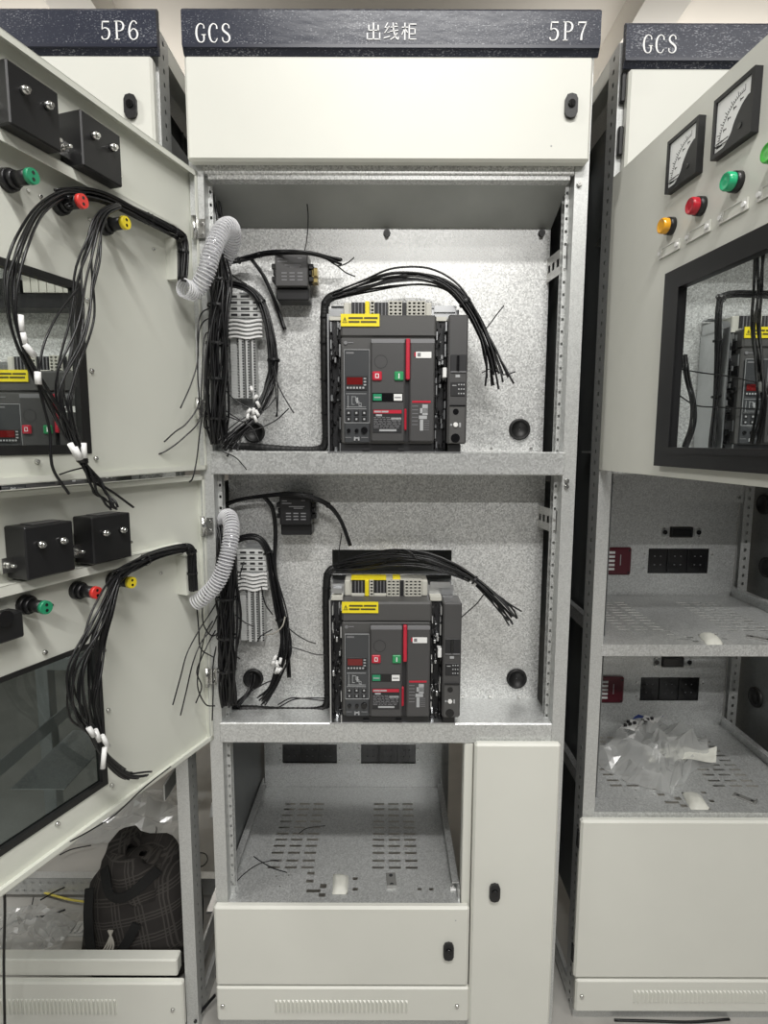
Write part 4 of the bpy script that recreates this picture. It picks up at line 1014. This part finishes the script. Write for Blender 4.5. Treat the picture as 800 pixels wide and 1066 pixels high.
bundle('wire_harness', 'wrapped harness along the shelf to the upper breaker and fanning right', A_((234, 464, .09), (262, 465, .095), (300, 468, .095), (330, 468, .09), (339, 460, .085), (339, 430, .085), (338, 380, .085), (338, 330, .085), (341, 313, .08), (356, 306, .07), (385, 297, .05), (412, 290, .045), (445, 290, .045), (472, 302, .04), (492, 326, .03), (505, 352, .02), (514, 378, .015), (520, 408, .01)), 12, .0022, [.007, .007, .007, .007, .007, .0075, .0075, .0075, .0075, .009, .012, .015, .015, .013, .011, .010, .016, .030], G1, seed=6, ties=(.08, .14, .2, .26, .30, .34, .38, .42, .46, .8), endlen=.05, twist=.6, sheath=(.04, .5, .0085))
bundle('loose_wire', 'wire spur leaving the upper fan of wires towards the right', A_((502, 346, .02), (508, 340, .02), (517, 328, .015), (525, 318, .01)), 1, .0014, 0, G1, seed=12)
bundle('loose_wire', 'short wire crossing the upper fan of wires', A_((502, 388, .01), (512, 384, .01), (525, 390, .005), (537, 387, .0)), 1, .0014, 0, G1, seed=13)
bundle('loose_wire', 'wire ends hanging down right of the upper terminal strip', A_((284, 380, .06), (288, 400, .055), (289, 425, .05), (288, 434, .05)), 2, .0014, .003, G1, seed=14)
bundle('loose_wire', 'wire pointing down right from the upper terminal harness', A_((286, 392, .05), (293, 408, .045), (301, 422, .04), (306, 430, .035)), 1, .0015, 0, G1, seed=15)
bundle('loose_wire', 'wire curving up right below the upper terminal strip', A_((250, 452, .02), (270, 446, .03), (288, 437, .04), (301, 425, .04)), 1, .0014, 0, G1, seed=16)
for k, q in enumerate([[(224, 392, .03), (240, 412, .02), (258, 424, .02), (275, 427, .03), (287, 414, .05)], [(222, 400, .03), (232, 424, .01), (248, 436, .0), (262, 445, .0), (270, 460, .0)], [(222, 415, .03), (226, 428, .01), (244, 436, -.01), (256, 440, -.01)], [(230, 455, .0), (244, 442, .01), (256, 434, .02)], [(232, 470, -.01), (245, 476, -.02), (252, 483, -.03), (257, 489, -.035)], [(228, 446, .03), (238, 452, .02), (243, 460, .0)]]):
    bundle('loose_wire', ['thin wire looping under the upper terminal strip', 'thin wire dropping past the upper left grommet', 'short wire crossing left of the upper left grommet', 'short wire slanting up at the upper left grommet', 'wire tip bent over the edge of the upper shelf', 'short wire near the bottom of the upper left harness'][k], A_(*q), 1, .0013, 0, G1, seed=20 + k)
bundle('loose_wire', 'wire curling above the upper terminal strip', A_((224, 288, .03), (232, 282, .02), (240, 285, .02), (248, 291, .03), (257, 296, .04)), 1, .0016, 0, G1, seed=30)
# wires hanging over the door edge
for k, (q, lab) in enumerate([([(222, 330, .02), (212, 335, -.03), (207, 350, -.05), (206, 390, -.06), (207, 420, -.06), (195, 440, -.08), (182, 450, -.10), (171, 460, -.12)], 'wire hanging over the upper door edge, ending at mid height'),
        ([(220, 345, .02), (213, 352, -.02), (210, 400, -.05), (208, 436, -.06), (192, 455, -.09), (172, 470, -.11), (155, 475, -.13)], 'longest wire swinging left across the upper door'),
        ([(220, 360, .02), (214, 380, -.03), (212, 420, -.05), (208, 452, -.06), (205, 478, -.07), (201, 497, -.08), (197, 502, -.08)], 'wire hanging straight down over the upper door edge'),
        ([(221, 320, .02), (210, 326, -.04), (206, 345, -.06), (206, 375, -.06), (199, 400, -.08), (188, 425, -.10)], 'thin wire looping out near the upper door hinge'),
        ([(222, 400, .02), (214, 425, -.02), (213, 445, -.03), (222, 442, -.01), (228, 432, .01)], 'small wire loop at the upper door edge')]):
    bundle('loose_wire', lab, A_(*q), 1, .0015, 0, G1, seed=40 + k)
def ferrules(label, pts, group):
    o = thing('ferrule_tags', label, 'wire tags', at(*pts[0]), group=group); o0 = at(*pts[0]); r = random.Random(len(pts))
    for p in pts:
        c = at(*p) - o0; d = Vector((r.uniform(-.5, .8), r.uniform(-.3, .3), r.uniform(.3, 1))).normalized() * .007; MB().cyl(c - d, c + d, .0035, n=8).build('ferrule', 'tag', o)
ferrules('white wire tags down the upper left harness', [(214, 303, .02), (219, 330, .02), (222, 335, .02), (221, 352, .015), (223, 362, .015), (221, 373, .015), (224, 388, .01), (229, 384, .01), (223, 394, .01), (233, 322, .03)], G1)
ferrules('white wire tags at the foot of the upper terminal strip', [(262, 405, .03), (266, 414, .03), (259, 428, .02), (264, 428, .02), (268, 430, .02), (269, 421, .02), (258, 433, .02), (266, 436, .015)], G1)
# lower compartment
bundle('cable_bundle', 'cable bundle arching over the lower relay module', A_((232, 526, .09), (250, 520, .09), (275, 516, .08), (300, 514, .05), (322, 517, .05), (342, 526, .06), (355, 542, .07), (365, 568, .07)), 5, .0022, [.004, .004, .004, .004, .004, .004, .003, .003], G2, seed=50, ties=(.55, .72))
bundle('cable_bundle', 'thick cable descending between the lower terminals and relay', A_((275, 517, .08), (284, 530, .09), (287, 555, .10), (286, 590, .09), (290, 620, .085), (296, 650, .08), (299, 680, .075), (301, 705, .07)), 4, .0026, .004, G2, seed=51)
bundle('wire_harness', 'thick black harness down the left side of the lower compartment', A_((224, 499, .05), (226, 520, .05), (229, 545, .03), (235, 580, .0), (236, 640, -.012), (236, 690, -.012), (238, 733, -.006)), 22, .0026, [.010, .011, .013, .018, .020, .019, .016], G2, seed=52, ties=(.5, .62, .75, .88), twist=.3)
bundle('wire_harness', 'harness arching over and down beside the lower terminal strip', A_((232, 574, .09), (248, 562, .09), (268, 560, .09), (279, 575, .09), (284, 600, .085), (291, 630, .075), (295, 655, .065), (296, 680, .05), (290, 700, .04), (282, 718, .03), (270, 732, .02)), 16, .0019, [.007, .007, .008, .009, .010, .012, .014, .013, .010, .009, .014], G2, seed=53, tags=7, tagpos=.76, ties=(.3, .56), endlen=.05)
bundle('wire_harness', 'wrapped harness along the shelf to the lower breaker and fanning right', A_((234, 738, .07), (262, 738, .075), (300, 740, .075), (332, 739, .075), (341, 730, .08), (341, 700, .085), (340, 650, .085), (340, 612, .085), (343, 595, .085), (356, 590, .085), (385, 585, .07), (412, 581, .06), (445, 583, .05), (475, 593, .04), (497, 606, .03), (515, 622, .02), (528, 636, .012), (537, 646, .01)), 14, .0020, [.007, .007, .007, .007, .007, .0075, .0075, .0075, .0075, .011, .016, .019, .018, .013, .008, .012, .020, .028], G2, seed=54, ties=(.08, .14, .2, .26, .30, .34, .38, .42, .46, .82), sheath=(.04, .5, .0085), tags=7, tagpos=.80, endlen=.05, twist=.6)
bundle('loose_wire', 'wire looping above the lower breaker terminals', A_((395, 590, .06), (408, 580, .05), (418, 572, .04), (428, 575, .035), (434, 582, .03)), 1, .0014, 0, G2, seed=55)
bundle('loose_wire', 'wire spur from the lower fan back to the breaker side', A_((505, 617, .02), (497, 628, .02), (487, 637, .02), (478, 645, .03)), 1, .0014, 0, G2, seed=56)
bundle('loose_wire', 'single wire standing up over the lower breaker', A_((352, 592, .06), (353, 575, .065), (355, 562, .06), (356, 555, .055)), 1, .0013, 0, G2, seed=57)
bundle('loose_wire', 'thin wire end right of the lower terminal harness', A_((296, 650, .06), (308, 660, .06), (320, 667, .06), (329, 670, .055)), 1, .0014, 0, G2, seed=58)
bundle('loose_wire', 'wire reaching from the lower harness to the breaker', A_((298, 672, .06), (312, 676, .06), (328, 681, .06), (340, 682, .06)), 1, .0014, 0, G2, seed=59)
bundle('loose_wire', 'pale grey wire curving across the lower harness', A_((276, 661, .04), (286, 659, .03), (294, 652, .03), (297, 642, .04)), 1, .0016, 0, G2, mt='cord', seed=60)
bundle('loose_wire', 'wire scraps lying by the lower shelf front', A_((290, 735, .06), (303, 728, .06), (316, 727, .06), (338, 728, .06)), 2, .0016, .004, G2, seed=61)
for k, (q, lab) in enumerate([([(284, 655, .05), (272, 662, .04), (268, 668, .04)], 'short stub wire below the lower terminal strip'), ([(245, 640, .04), (255, 648, .03), (264, 652, .03)], 'wire stub crossing the lower terminal strip'), ([(234, 640, .03), (238, 672, .02), (245, 682, .02), (250, 686, .02)], 'wire curling left of the lower terminal strip'), ([(245, 735, .05), (258, 722, .05), (275, 712, .06), (284, 708, .06)], 'wire slanting across the lower left grommet'), ([(254, 585, .05), (250, 600, .04), (256, 603, .04)], 'short wire on the lower terminal blocks'), ([(272, 610, .06), (276, 628, .06), (284, 640, .06)], 'wire right of the lower terminal strip')]):
    bundle('loose_wire', lab, A_(*q), 1, .0015, 0, G2, seed=70 + k)
bundle('cable_bundle', 'dark wires entering the lower left grommet', A_((263, 702, .12), (262, 715, .09), (255, 726, .07), (246, 735, .06)), 5, .0022, .006, G2, seed=77)
for k, (q, lab) in enumerate([([(230, 620, .02), (218, 640, -.03), (208, 655, -.05), (195, 680, -.09), (188, 705, -.11), (180, 734, -.13)], 'wire hanging left over the lower door, nearest the picture edge'),
        ([(230, 632, .02), (220, 655, -.03), (210, 668, -.05), (201, 690, -.08), (194, 720, -.1), (188, 745, -.12)], 'wire hanging left over the lower door, middle one'),
        ([(228, 650, .02), (218, 668, -.03), (210, 685, -.05), (205, 700, -.06), (210, 715, -.06), (204, 732, -.07)], 'wire with a kink over the lower door edge'),
        ([(226, 640, .02), (214, 660, -.03), (208, 690, -.05), (206, 715, -.06), (214, 733, -.05), (224, 735, -.04)], 'wire looping back at the lower door bottom'),
        ([(228, 660, .01), (222, 690, -.01), (222, 720, -.02), (221, 750, -.03)], 'wire hanging straight at the lower hinge'),
        ([(205, 632, -.05), (207, 655, -.05), (209, 675, -.05), (222, 684, -.02)], 'wire dropping from the lower hose end'),
        ([(232, 600, .02), (222, 606, -.03), (212, 625, -.05), (212, 650, -.05), (222, 662, -.03), (234, 650, .0)], 'wire loop below the lower hose')]):
    bundle('loose_wire', lab, A_(*q), 1, .0015, 0, G2, seed=80 + k)
ferrules('white wire tags down the lower left harness', [(226, 632, .01), (229, 641, .01), (231, 648, .01), (228, 655, .01), (226, 645, .01), (230, 662, .01)], G2)
ferrules('white wire tags below the lower terminal harness', [(286, 685, .03), (289, 692, .03), (292, 688, .03), (288, 698, .03), (291, 698, .03), (284, 690, .03)], G2)
# upper left door
U_ = lambda *q: [UL.px(*p) for p in q]
bundle('wire_harness', 'black harness along the rail of the upper left door', U_((62, 207, .004), (88, 203, .006), (112, 208, .010), (140, 221, .02), (165, 233, .018), (184, 243, .016), (190, 250, .016), (191, 268, .016), (190, 292, .016)), 10, .0024, [.012, .010, .009, .008, .008, .008, .008, .008, .008], G3, seed=90, ties=(.45, .6, .72, .85), twist=.4)
bundle('cable_bundle', 'wires looping far left from the red plug down the upper door', U_((86, 202, .004), (64, 203, .010), (40, 220, .03), (23, 252, .06), (13, 290, .06), (13, 325, .06), (21, 358, .06), (34, 384, .055), (52, 415, .05), (70, 448, .045), (87, 482, .04)), 5, .0019, [.006, .006, .007, .009, .010, .008, .006, .006, .007, .010, .005], G3, seed=91, ties=(.99,), tags=0)
bundle('cable_bundle', 'wires hanging from the yellow plug down the upper door', U_((124, 214, .03), (108, 222, .04), (98, 245, .045), (90, 280, .045), (84, 320, .045), (75, 360, .045), (68, 395, .045), (66, 420, .045), (74, 450, .045), (88, 483, .04)), 8, .0018, [.004, .006, .010, .015, .018, .018, .013, .010, .009, .005], G3, seed=92, ties=(.99,))
bundle('loose_wire', 'wire sweeping left to the white tag on the upper door', U_((82, 300, .045), (62, 325, .05), (48, 352, .055), (42, 375, .055), (40, 392, .055)), 1, .0016, 0, G3, seed=93)
bundle('loose_wire', 'wire hanging from the white tag below the upper door', U_((40, 400, .055), (46, 425, .055), (52, 450, .055), (53, 475, .055), (57, 492, .055), (72, 514, .055)), 1, .0021, 0, G3, seed=94)
bundle('cable_bundle', 'wire tails fanning below the tie onto the lower box', U_((87, 482, .04), (97, 498, .045), (108, 513, .05), (119, 529, .055)), 5, .0020, [.004, .008, .011, .014], G3, seed=95, tags=0)
bundle('loose_wire', 'longest wire tail pointing right under the upper door', U_((88, 483, .04), (103, 502, .045), (120, 514, .05), (139, 528, .05)), 1, .0020, 0, G3, seed=96)
bundle('loose_wire', 'cable tie tail pointing left at the upper door bottom', U_((86, 487, .04), (74, 490, .045), (62, 494, .05)), 1, .0012, 0, G3, seed=97)
def door_tags(H, label, segs, group):
    o0 = H.px(*segs[0][0]); o = thing('ferrule_tags', label, 'wire tags', o0, group=group)
    for a, b in segs: MB().cyl(H.px(*a) - o0, H.px(*b) - o0, .0042, n=8).build('ferrule', 'tag', o)
door_tags(UL, 'long white wire tags on the far left wires of the upper door', [((21, 328, .066), (22, 345, .066)), ((23, 346, .066), (26, 358, .066)), ((25, 358, .066), (36, 371, .066)), ((39, 387, .062), (40, 400, .062))], G3)
door_tags(UL, 'white wire tags at the tie below the upper door window', [((73, 462, .05), (82, 478, .05)), ((87, 461, .05), (88, 477, .05)), ((78, 466, .055), (84, 478, .055))], G3)
# lower left door
L_ = lambda *q: [LL.px(*p) for p in q]
bundle('wire_harness', 'black harness along the rail of the lower left door', L_((122, 599, .03), (131, 593, .03), (143, 587, .025), (165, 577, .02), (190, 571, .016), (199, 573, .016), (200, 590, .016), (201, 615, .016)), 10, .0024, [.010, .009, .009, .008, .008, .008, .008, .008], G4, seed=100, ties=(.35, .6, .75, .9), twist=.4)
bundle('cable_bundle', 'wires arching down from the rail of the lower left door', L_((140, 588, .030), (119, 606, .035), (107, 632, .045), (95, 662, .05), (82, 695, .05), (80, 725, .05), (86, 748, .045), (95, 762, .04), (103, 778, .035), (115, 793, .03), (135, 806, .025), (160, 804, .02)), 9, .0019, [.006, .009, .012, .015, .017, .017, .014, .008, .006, .006, .006, .010], G4, seed=101, endlen=.14)
bundle('cable_bundle', 'wires dropping straight beside the lower door window', L_((124, 600, .035), (112, 640, .045), (102, 680, .045), (96, 715, .045), (102, 745, .04), (106, 768, .035), (110, 790, .03), (125, 806, .025), (140, 812, .02)), 6, .0019, [.006, .012, .016, .016, .010, .006, .006, .006, .006], G4, seed=102, endlen=.12)
bundle('loose_wire', 'single wire right of the arching wires, lower left door', L_((112, 640, .03), (107, 660, .03), (103, 690, .03), (104, 720, .03)), 1, .0015, 0, G4, seed=103)
bundle('loose_wire', 'thin wire lying along the lower flange of the lower door', L_((73, 876, .006), (95, 864, .006), (120, 848, .006), (150, 820, .01), (178, 798, .012)), 1, .0013, 0, G4, seed=104)
door_tags(LL, 'white wire tags on the wires below the lower door window', [((92, 757, .05), (98, 766, .05)), ((99, 760, .05), (104, 771, .05)), ((106, 766, .05), (113, 777, .05)), ((109, 778, .05), (107, 800, .05))], G4)
# wires seen in the right cabinet through its window
bundle('wire_harness', 'harness beside the breaker seen through the right door window', A_((742, 466, .14), (746, 420, .15), (748, 370, .15), (749, 320, .15), (756, 308, .15), (790, 306, .16), (830, 306, .16)), 8, .0026, .009, 'wiring behind the right door', seed=110, ties=(.2, .4, .6))
bundle('cable_bundle', 'hanging wires at the right edge of the right door window', [RD.px(790, 262, .03), RD.px(788, 300, .04), RD.px(786, 340, .05), RD.px(791, 380, .05), RD.px(795, 420, .05), RD.px(788, 462, .05)], 5, .0020, .008, 'wiring behind the right door', seed=111, tags=2, tagpos=.7)
bundle('cable_bundle', 'dark wires at the left edge of the right door window', [at(712, 370, .10), at(716, 392, .09), at(722, 415, .08), at(722, 440, .08), at(714, 466, .09)], 6, .0022, .007, 'wiring behind the right door', seed=112)
bundle('loose_wire', 'wire crossing the right door window near its middle', [at(708, 384, .08), at(730, 388, .10), at(760, 392, .10), at(795, 400, .10)], 1, .0016, 0, 'wiring behind the right door', seed=113)
bundle('loose_wire', 'wire crossing the right door window lower down', [at(708, 412, .08), at(725, 422, .09), at(750, 424, .10), at(795, 426, .10)], 1, .0016, 0, 'wiring behind the right door', seed=114)

# ================================================================== things lying in the trays
ZT = .3205
def scrap(label, pts, z, r=.0012, mt='wire'):
    P_ = [atz(px, py, z + r) for px, py in pts]
    tag(MB().tube(spline(P_, 6), r, 5).build('wire_scrap', mt), label, 'wire', 'wire scraps lying about')
q6 = lambda x, y: (210 + x / 2.7586, 740 + y / 2.7586)
scrap('longest black wire scrap at the left of the centre tray', [q6(92, 500), q6(120, 470), q6(160, 442), q6(200, 430), q6(222, 431)], ZT)
scrap('short wire scrap crossing the longest one on the centre tray', [q6(150, 418), q6(170, 432), q6(205, 452), q6(245, 464)], ZT)
scrap('curved wire scrap on the back slots of the centre tray', [q6(280, 352), q6(300, 338), q6(325, 333), q6(355, 330)], ZT)
tag(MB().tube(spline([at(275, 943, -.012), at(285, 944, -.014), at(298, 944, -.014), at(307, 946, -.01)], 5), .0012, 5).build('wire_scrap', 'wire', None), 'tiny wire scrap on the top edge of the lower centre door', 'wire', 'wire scraps lying about')
def sachet(label, corners, z, th=.012, seed=0, mt='bag'):
    rnd = random.Random(seed); c = [atz(px, py, z) for px, py in corners]; mb = MB(); n = 8; vs = []
    for lay in (0, 1):
        for i in range(n + 1):
            for j in range(n + 1):
                u, v = i / n, j / n; p = (c[0] * (1 - u) + c[1] * u) * (1 - v) + (c[3] * (1 - u) + c[2] * u) * v
                e = (16 * u * (1 - u) * v * (1 - v)) ** .45; vs.append(p + Vector((rnd.uniform(-.0007, .0007), rnd.uniform(-.0007, .0007), .0008 + (e * th * (1 + rnd.uniform(-.12, .12)) if lay else 0))))
    N_ = (n + 1) ** 2; fs = []
    for i in range(n):
        for j in range(n):
            a = i * (n + 1) + j; fs += [(a, a + n + 1, a + n + 2, a + 1), (N_ + a, N_ + a + 1, N_ + a + n + 2, N_ + a + n + 1)]
    mb.add(vs, fs, True); return tag(mb.build('sachet', mt), label, 'packet', 'small white packets in the trays')
sachet('white packet lying on the centre tray', [q6(376, 528), q6(420, 528), q6(422, 474), q6(378, 470)], ZT, .014, 1)
q9 = lambda x, y: (600 + x / 3.805, 480 + y / 3.805)
sachet('white packet on the upper tray of the right cabinet', [q9(520, 730), q9(588, 728), q9(545, 688), q9(482, 688)], .9355, .012, 2)
q8 = lambda x, y: (590 + x / 3.2714, 740 + y / 3.2714)
sachet('white packet in front of the plastic bag, right cabinet', [q8(425, 338), q8(492, 338), q8(455, 288), q8(392, 278)], .5245, .014, 3)
def clip(label, c, z, l, w, rz, holes=2):
    o = thing('metal_clip', label, 'metal clip', atz(*c, z), rz, 'small metal clips in the trays')
    MB().box(-w / 2, w / 2, -l / 2, l / 2, 0, .003, .001).box(-w / 2, w / 2, -l / 2, -l / 2 + .003, 0, .008).build('plate', 'clipsteel', o)
    for k in range(holes): MB().cyl((0, -l * .3 + k * l * .6, .003), (0, -l * .3 + k * l * .6, .0034), w * .2, n=10).build('hole', 'acbdk', o)
clip('small metal clip right of the packet on the centre tray', q6(545, 488), ZT, .048, .024, .06)
clip('small metal clip on the lower tray of the right cabinet', q8(608, 300), .5245, .05, .018, .75)
clip('small metal clip on the upper tray of the right cabinet', q9(728, 705), .9355, .055, .02, .9)
# crumpled clear bag
def poly_bag():
    o = thing('plastic_bag', 'crumpled clear plastic bag with printed label in the lower right tray', 'plastic bag', (.72, .22, .5245))
    base = Vector((.72, .22, .5245)); rnd = random.Random(4)
    # plan outline from the photograph measured on the tray, height profile makes the puffed body
    out = [(90, 170), (130, 195), (165, 215), (230, 245), (300, 262), (350, 278), (395, 245), (435, 195), (505, 178), (500, 150), (440, 105), (390, 85), (330, 72), (240, 72), (190, 88), (140, 120), (140, 145)]
    O = [atz(*q8(x, y + 8), .5245) - base for x, y in out]; c = sum(O, Vector()) / len(O)
    n = len(O); rings = [1.0, .93, .84, .72, .58, .42, .25, .1]; hts = [.003, .022, .038, .05, .060, .064, .062, .06]
    vs = []; per = 3
    for rk, (rr, hh) in enumerate(zip(rings, hts)):
        for i in range(n * per):
            a = O[i // per]; b = O[(i // per + 1) % n]; p = a.lerp(b, (i % per) / per); p = c + (p - c) * rr
            v = Vector((p.x * 22, p.y * 22, rk * .6)); nz = noise.noise(v); n2 = noise.noise(v * 2.6)
            z = max(.002, hh + (nz * .045 + n2 * .012) * (rr < .99)); vs.append(p + Vector((nz * .010, n2 * .010, z)))
    vs.append(c + Vector((0, 0, .05))); m_ = n * per; fs = []
    for k in range(len(rings) - 1):
        for i in range(m_): fs.append((k * m_ + i, k * m_ + (i + 1) % m_, (k + 1) * m_ + (i + 1) % m_, (k + 1) * m_ + i))
    for i in range(m_): fs.append(((len(rings) - 1) * m_ + i, (len(rings) - 1) * m_ + (i + 1) % m_, len(vs) - 1))
    MB().add(vs, fs, False).build('film', 'poly', o)
    def sheet(pts, h0, h1, mt, name, nu=8):
        c4 = [atz(*q8(*p), .5245) - base for p in pts]; vs = []; 
        for i in range(nu + 1):
            for j in range(3):
                u, v = i / nu, j / 2; p = (c4[0] * (1 - u) + c4[1] * u) * (1 - v) + (c4[3] * (1 - u) + c4[2] * u) * v
                vs.append(p + Vector((0, 0, h0 + (h1 - h0) * v + .006 * math.sin(u * 5 + j))))
        MB().add(vs, [(i * 3 + j, (i + 1) * 3 + j, (i + 1) * 3 + j + 1, i * 3 + j + 1) for i in range(nu) for j in range(2)]).build(name, mt, o)
    sheet([(165, 140), (245, 132), (300, 105), (215, 112)], .062, .070, 'tag', 'printed_label')
    sheet([(215, 112), (300, 105), (330, 100), (240, 98)], .071, .073, 'blueprint', 'blue_print')
    sheet([(240, 132), (300, 118), (330, 96), (262, 104)], .071, .076, 'tag', 'printed_label')
    sheet([(360, 208), (508, 205), (508, 178), (395, 182)], .03, .045, 'bag', 'white_edge')
    for i, (u, v) in enumerate([(196, 134), (212, 130), (228, 126), (255, 118), (272, 114), (286, 110), (206, 122), (264, 124)]):
        p = atz(*q8(u, v), .5245) - base; MB().box(p.x - .004, p.x + .004, p.y - .002, p.y + .003, .072, .0795).build('print_mark', 'acbdk', o)
    for k in range(3):
        pts = [c + Vector((rnd.uniform(-.05, .08), rnd.uniform(-.05, .02), .02 + .02 * rnd.random())) for _ in range(4)]
        MB().tube(spline(pts, 5), .006, 6).build('plastic_part', 'bag', o)
poly_bag()

# ================================================================== plaid bag and litter under the left cabinet
def make_bag():
    o = thing('plaid_bag', 'dark plaid cloth bag slumped on the floor inside the left cabinet', 'bag', (-.658, .20, FZ)); o.scale = (.93, .95, .83)
    prof = [(0, .115, .085), (.02, .150, .105), (.08, .165, .115), (.16, .165, .112), (.24, .155, .10), (.30, .140, .085), (.345, .115, .065), (.375, .07, .045), (.385, .01, .01)]
    n = 36; vs = []
    for k, (z, a, b) in enumerate(prof):
        for i in range(n):
            t = 6.2832 * i / n; ct_, st_ = math.cos(t), math.sin(t)
            x = a * abs(ct_) ** .75 * (1 if ct_ > 0 else -1); y = b * abs(st_) ** .75 * (1 if st_ > 0 else -1)
            v = Vector((x * 9, y * 9, z * 9)); d = noise.noise(v) * .016 + noise.noise(v * 2.3) * .007
            vs.append((x * (1 + d * 4) + .03 * z, y * (1 + d * 4) - .03 * z, z + d * (.6 if k else 0)))
    MB().add(vs, [(k * n + i, k * n + (i + 1) % n, (k + 1) * n + (i + 1) % n, (k + 1) * n + i) for k in range(len(prof) - 1) for i in range(n)] + [tuple(range(n))[::-1]], True).build('cloth_body', 'plaid', o)
    # collar / flap fold on top
    vs = []; n2 = 20
    for k, (z, a, b) in enumerate([(.30, .10, .10), (.345, .105, .095), (.385, .095, .085), (.41, .085, .07), (.40, .06, .05), (.37, .05, .04)]):
        for i in range(n2):
            t = 6.2832 * i / n2; d = noise.noise(Vector((math.cos(t) * 2, math.sin(t) * 2, k * .5))) * .02
            vs.append((a * math.cos(t) + .005 + d, b * math.sin(t) - .01, z + d - .04 * math.cos(t) * .4 + .012 * math.sin(3 * t)))
    MB().add(vs, [(k * n2 + i, k * n2 + (i + 1) % n2, (k + 1) * n2 + (i + 1) % n2, (k + 1) * n2 + i) for k in range(5) for i in range(n2)], True).build('flap', 'plaid', o)
    def strap(pts, w=.016):
        p = spline(pts, 8); mb = MB(); vs = []
        for i, q in enumerate(p):
            d = (p[min(i + 1, len(p) - 1)] - p[max(i - 1, 0)]).normalized(); s_ = d.cross(Vector((0, -1, 0))).normalized()
            for a, b in ((-w, 0), (w, 0), (w, .004), (-w, .004)): vs.append(q + s_ * a * .5 + Vector((0, -b, 0)))
        m_ = len(p); mb.add(vs, [(i * 4 + k, i * 4 + (k + 1) % 4, (i + 1) * 4 + (k + 1) % 4, (i + 1) * 4 + k) for i in range(m_ - 1) for k in range(4)]); mb.build('strap', 'strap', o)
    strap([Vector(q) for q in [(-.105, -.085, .335), (-.095, -.118, .27), (-.085, -.132, .18), (-.07, -.130, .10)]], .026)
    strap([Vector(q) for q in [(.04, -.128, .26), (.01, -.140, .20), (-.03, -.140, .14), (-.06, -.134, .11)]], .026)
    strap([Vector(q) for q in [(-.07, -.07, .39), (-.03, -.118, .345), (.02, -.116, .345), (.08, -.07, .385)]], .03)
    cd = MB()
    for k in range(4): cd.tube(spline([Vector((-.020 - .004 * k, -.14, .25)), Vector((-.030 + .006 * k, -.156, .22)), Vector((-.048 + .008 * k, -.160, .19)), Vector((-.085 + .01 * k, -.160, .15))], 6), .0028, 5)
    cd.build('drawcord', 'cord', o)
make_bag()
def floorwire(label, pts, mt='wire', r=.002, z=.0):
    P_ = [atz(px, py, z) for px, py in pts]
    tag(MB().tube(spline(P_, 6), r, 5).build('floor_wire', mt), label, 'wire', 'loose wires on the floor of the left cabinet')
floorwire('yellow wire on the floor left of the plaid bag', [(40, 927), (55, 932), (75, 937), (100, 940)], 'ywire', .0035, .0)
floorwire('black wire curving to the bag on the left floor', [(42, 937), (58, 928), (75, 921), (95, 919)], 'wire', .0022, .02)
floorwire('black wire reaching the left picture edge', [(0, 968), (14, 960), (30, 956), (50, 953), (68, 947)], 'wire', .0026)
floorwire('short black wire branching upward on the left floor', [(26, 957), (32, 946), (35, 934)], 'wire', .0018)
floorwire('thin wire loop behind the plaid bag', [(152, 880), (160, 872), (163, 862), (158, 857), (153, 859)], 'wire', .002)
floorwire('thin wire scrap left of the bag near the door', [(62, 890), (75, 884), (95, 880)], 'wire', .002)
floorwire('wire ring on the floor right of the frame post', [(200, 892), (206, 888), (214, 889), (216, 896), (210, 902), (203, 899)], 'wire', .0018)
floorwire('black cable at the foot of the gap left of centre', [(203, 1064), (208, 1055), (216, 1045), (224, 1036)], 'wire', .004, .01)
floorwire('black wire on the floor in the gap right of centre', [(574, 975), (580, 985), (585, 1000), (588, 1010)], 'wire', .003)
floorwire('dark cord on the floor before the right cabinet', [(640, 1062), (680, 1063), (720, 1064), (760, 1061)], 'wire', .003, FZ + .003)
tag(MB().tube(spline([at(-4, 880, -.10), at(2, 900, -.10), at(5, 940, -.10), at(4, 1000, -.10), at(5, 1070, -.10)], 6), .0028, 6).build('hanging_cable', 'wire'), 'black cable running down the left picture edge', 'cable')
def cling(label, c, rx, ry, h, seed):
    rnd = random.Random(seed); p0 = atz(*c, FZ); n = 22; vs = []
    for i in range(n + 1):
        for j in range(n + 1):
            u, v = i / n * 2 - 1, j / n * 2 - 1; e = max(0, 1 - (u * u + v * v) * .8)
            nz = noise.noise(Vector((u * 3 + seed, v * 3, seed))) + .5 * noise.noise(Vector((u * 8, v * 8, seed))); vs.append((u * rx, v * ry, .004 + e * h * (.5 + .8 * nz) if e > 0 else .003))
    vs = [(a, b, max(.002, c_)) for a, b, c_ in vs]
    tag(MB().add(vs, [(i * (n + 1) + j, (i + 1) * (n + 1) + j, (i + 1) * (n + 1) + j + 1, i * (n + 1) + j + 1) for i in range(n) for j in range(n)]).build('plastic_film', 'poly', None, p0), label, 'plastic film')
cling('crumpled clear film on the floor at the left picture edge', (25, 975), .13, .10, .07, 3)
cling('crumpled clear film behind the plaid bag', (135, 850), .25, .16, .07, 6)
o = thing('louvre_offcut', 'small louvred metal plate on the floor left of the bag', 'metal plate', atz(68, 975, FZ))
MB().box(-.08, .09, 0, .05, .0, .003).build('plate', 'zinc', o)
for k in range(9): MB().box(-.06 + k * .016, -.052 + k * .016, .008, .042, .003, .008, .001).build('louvre', 'zinc', o)
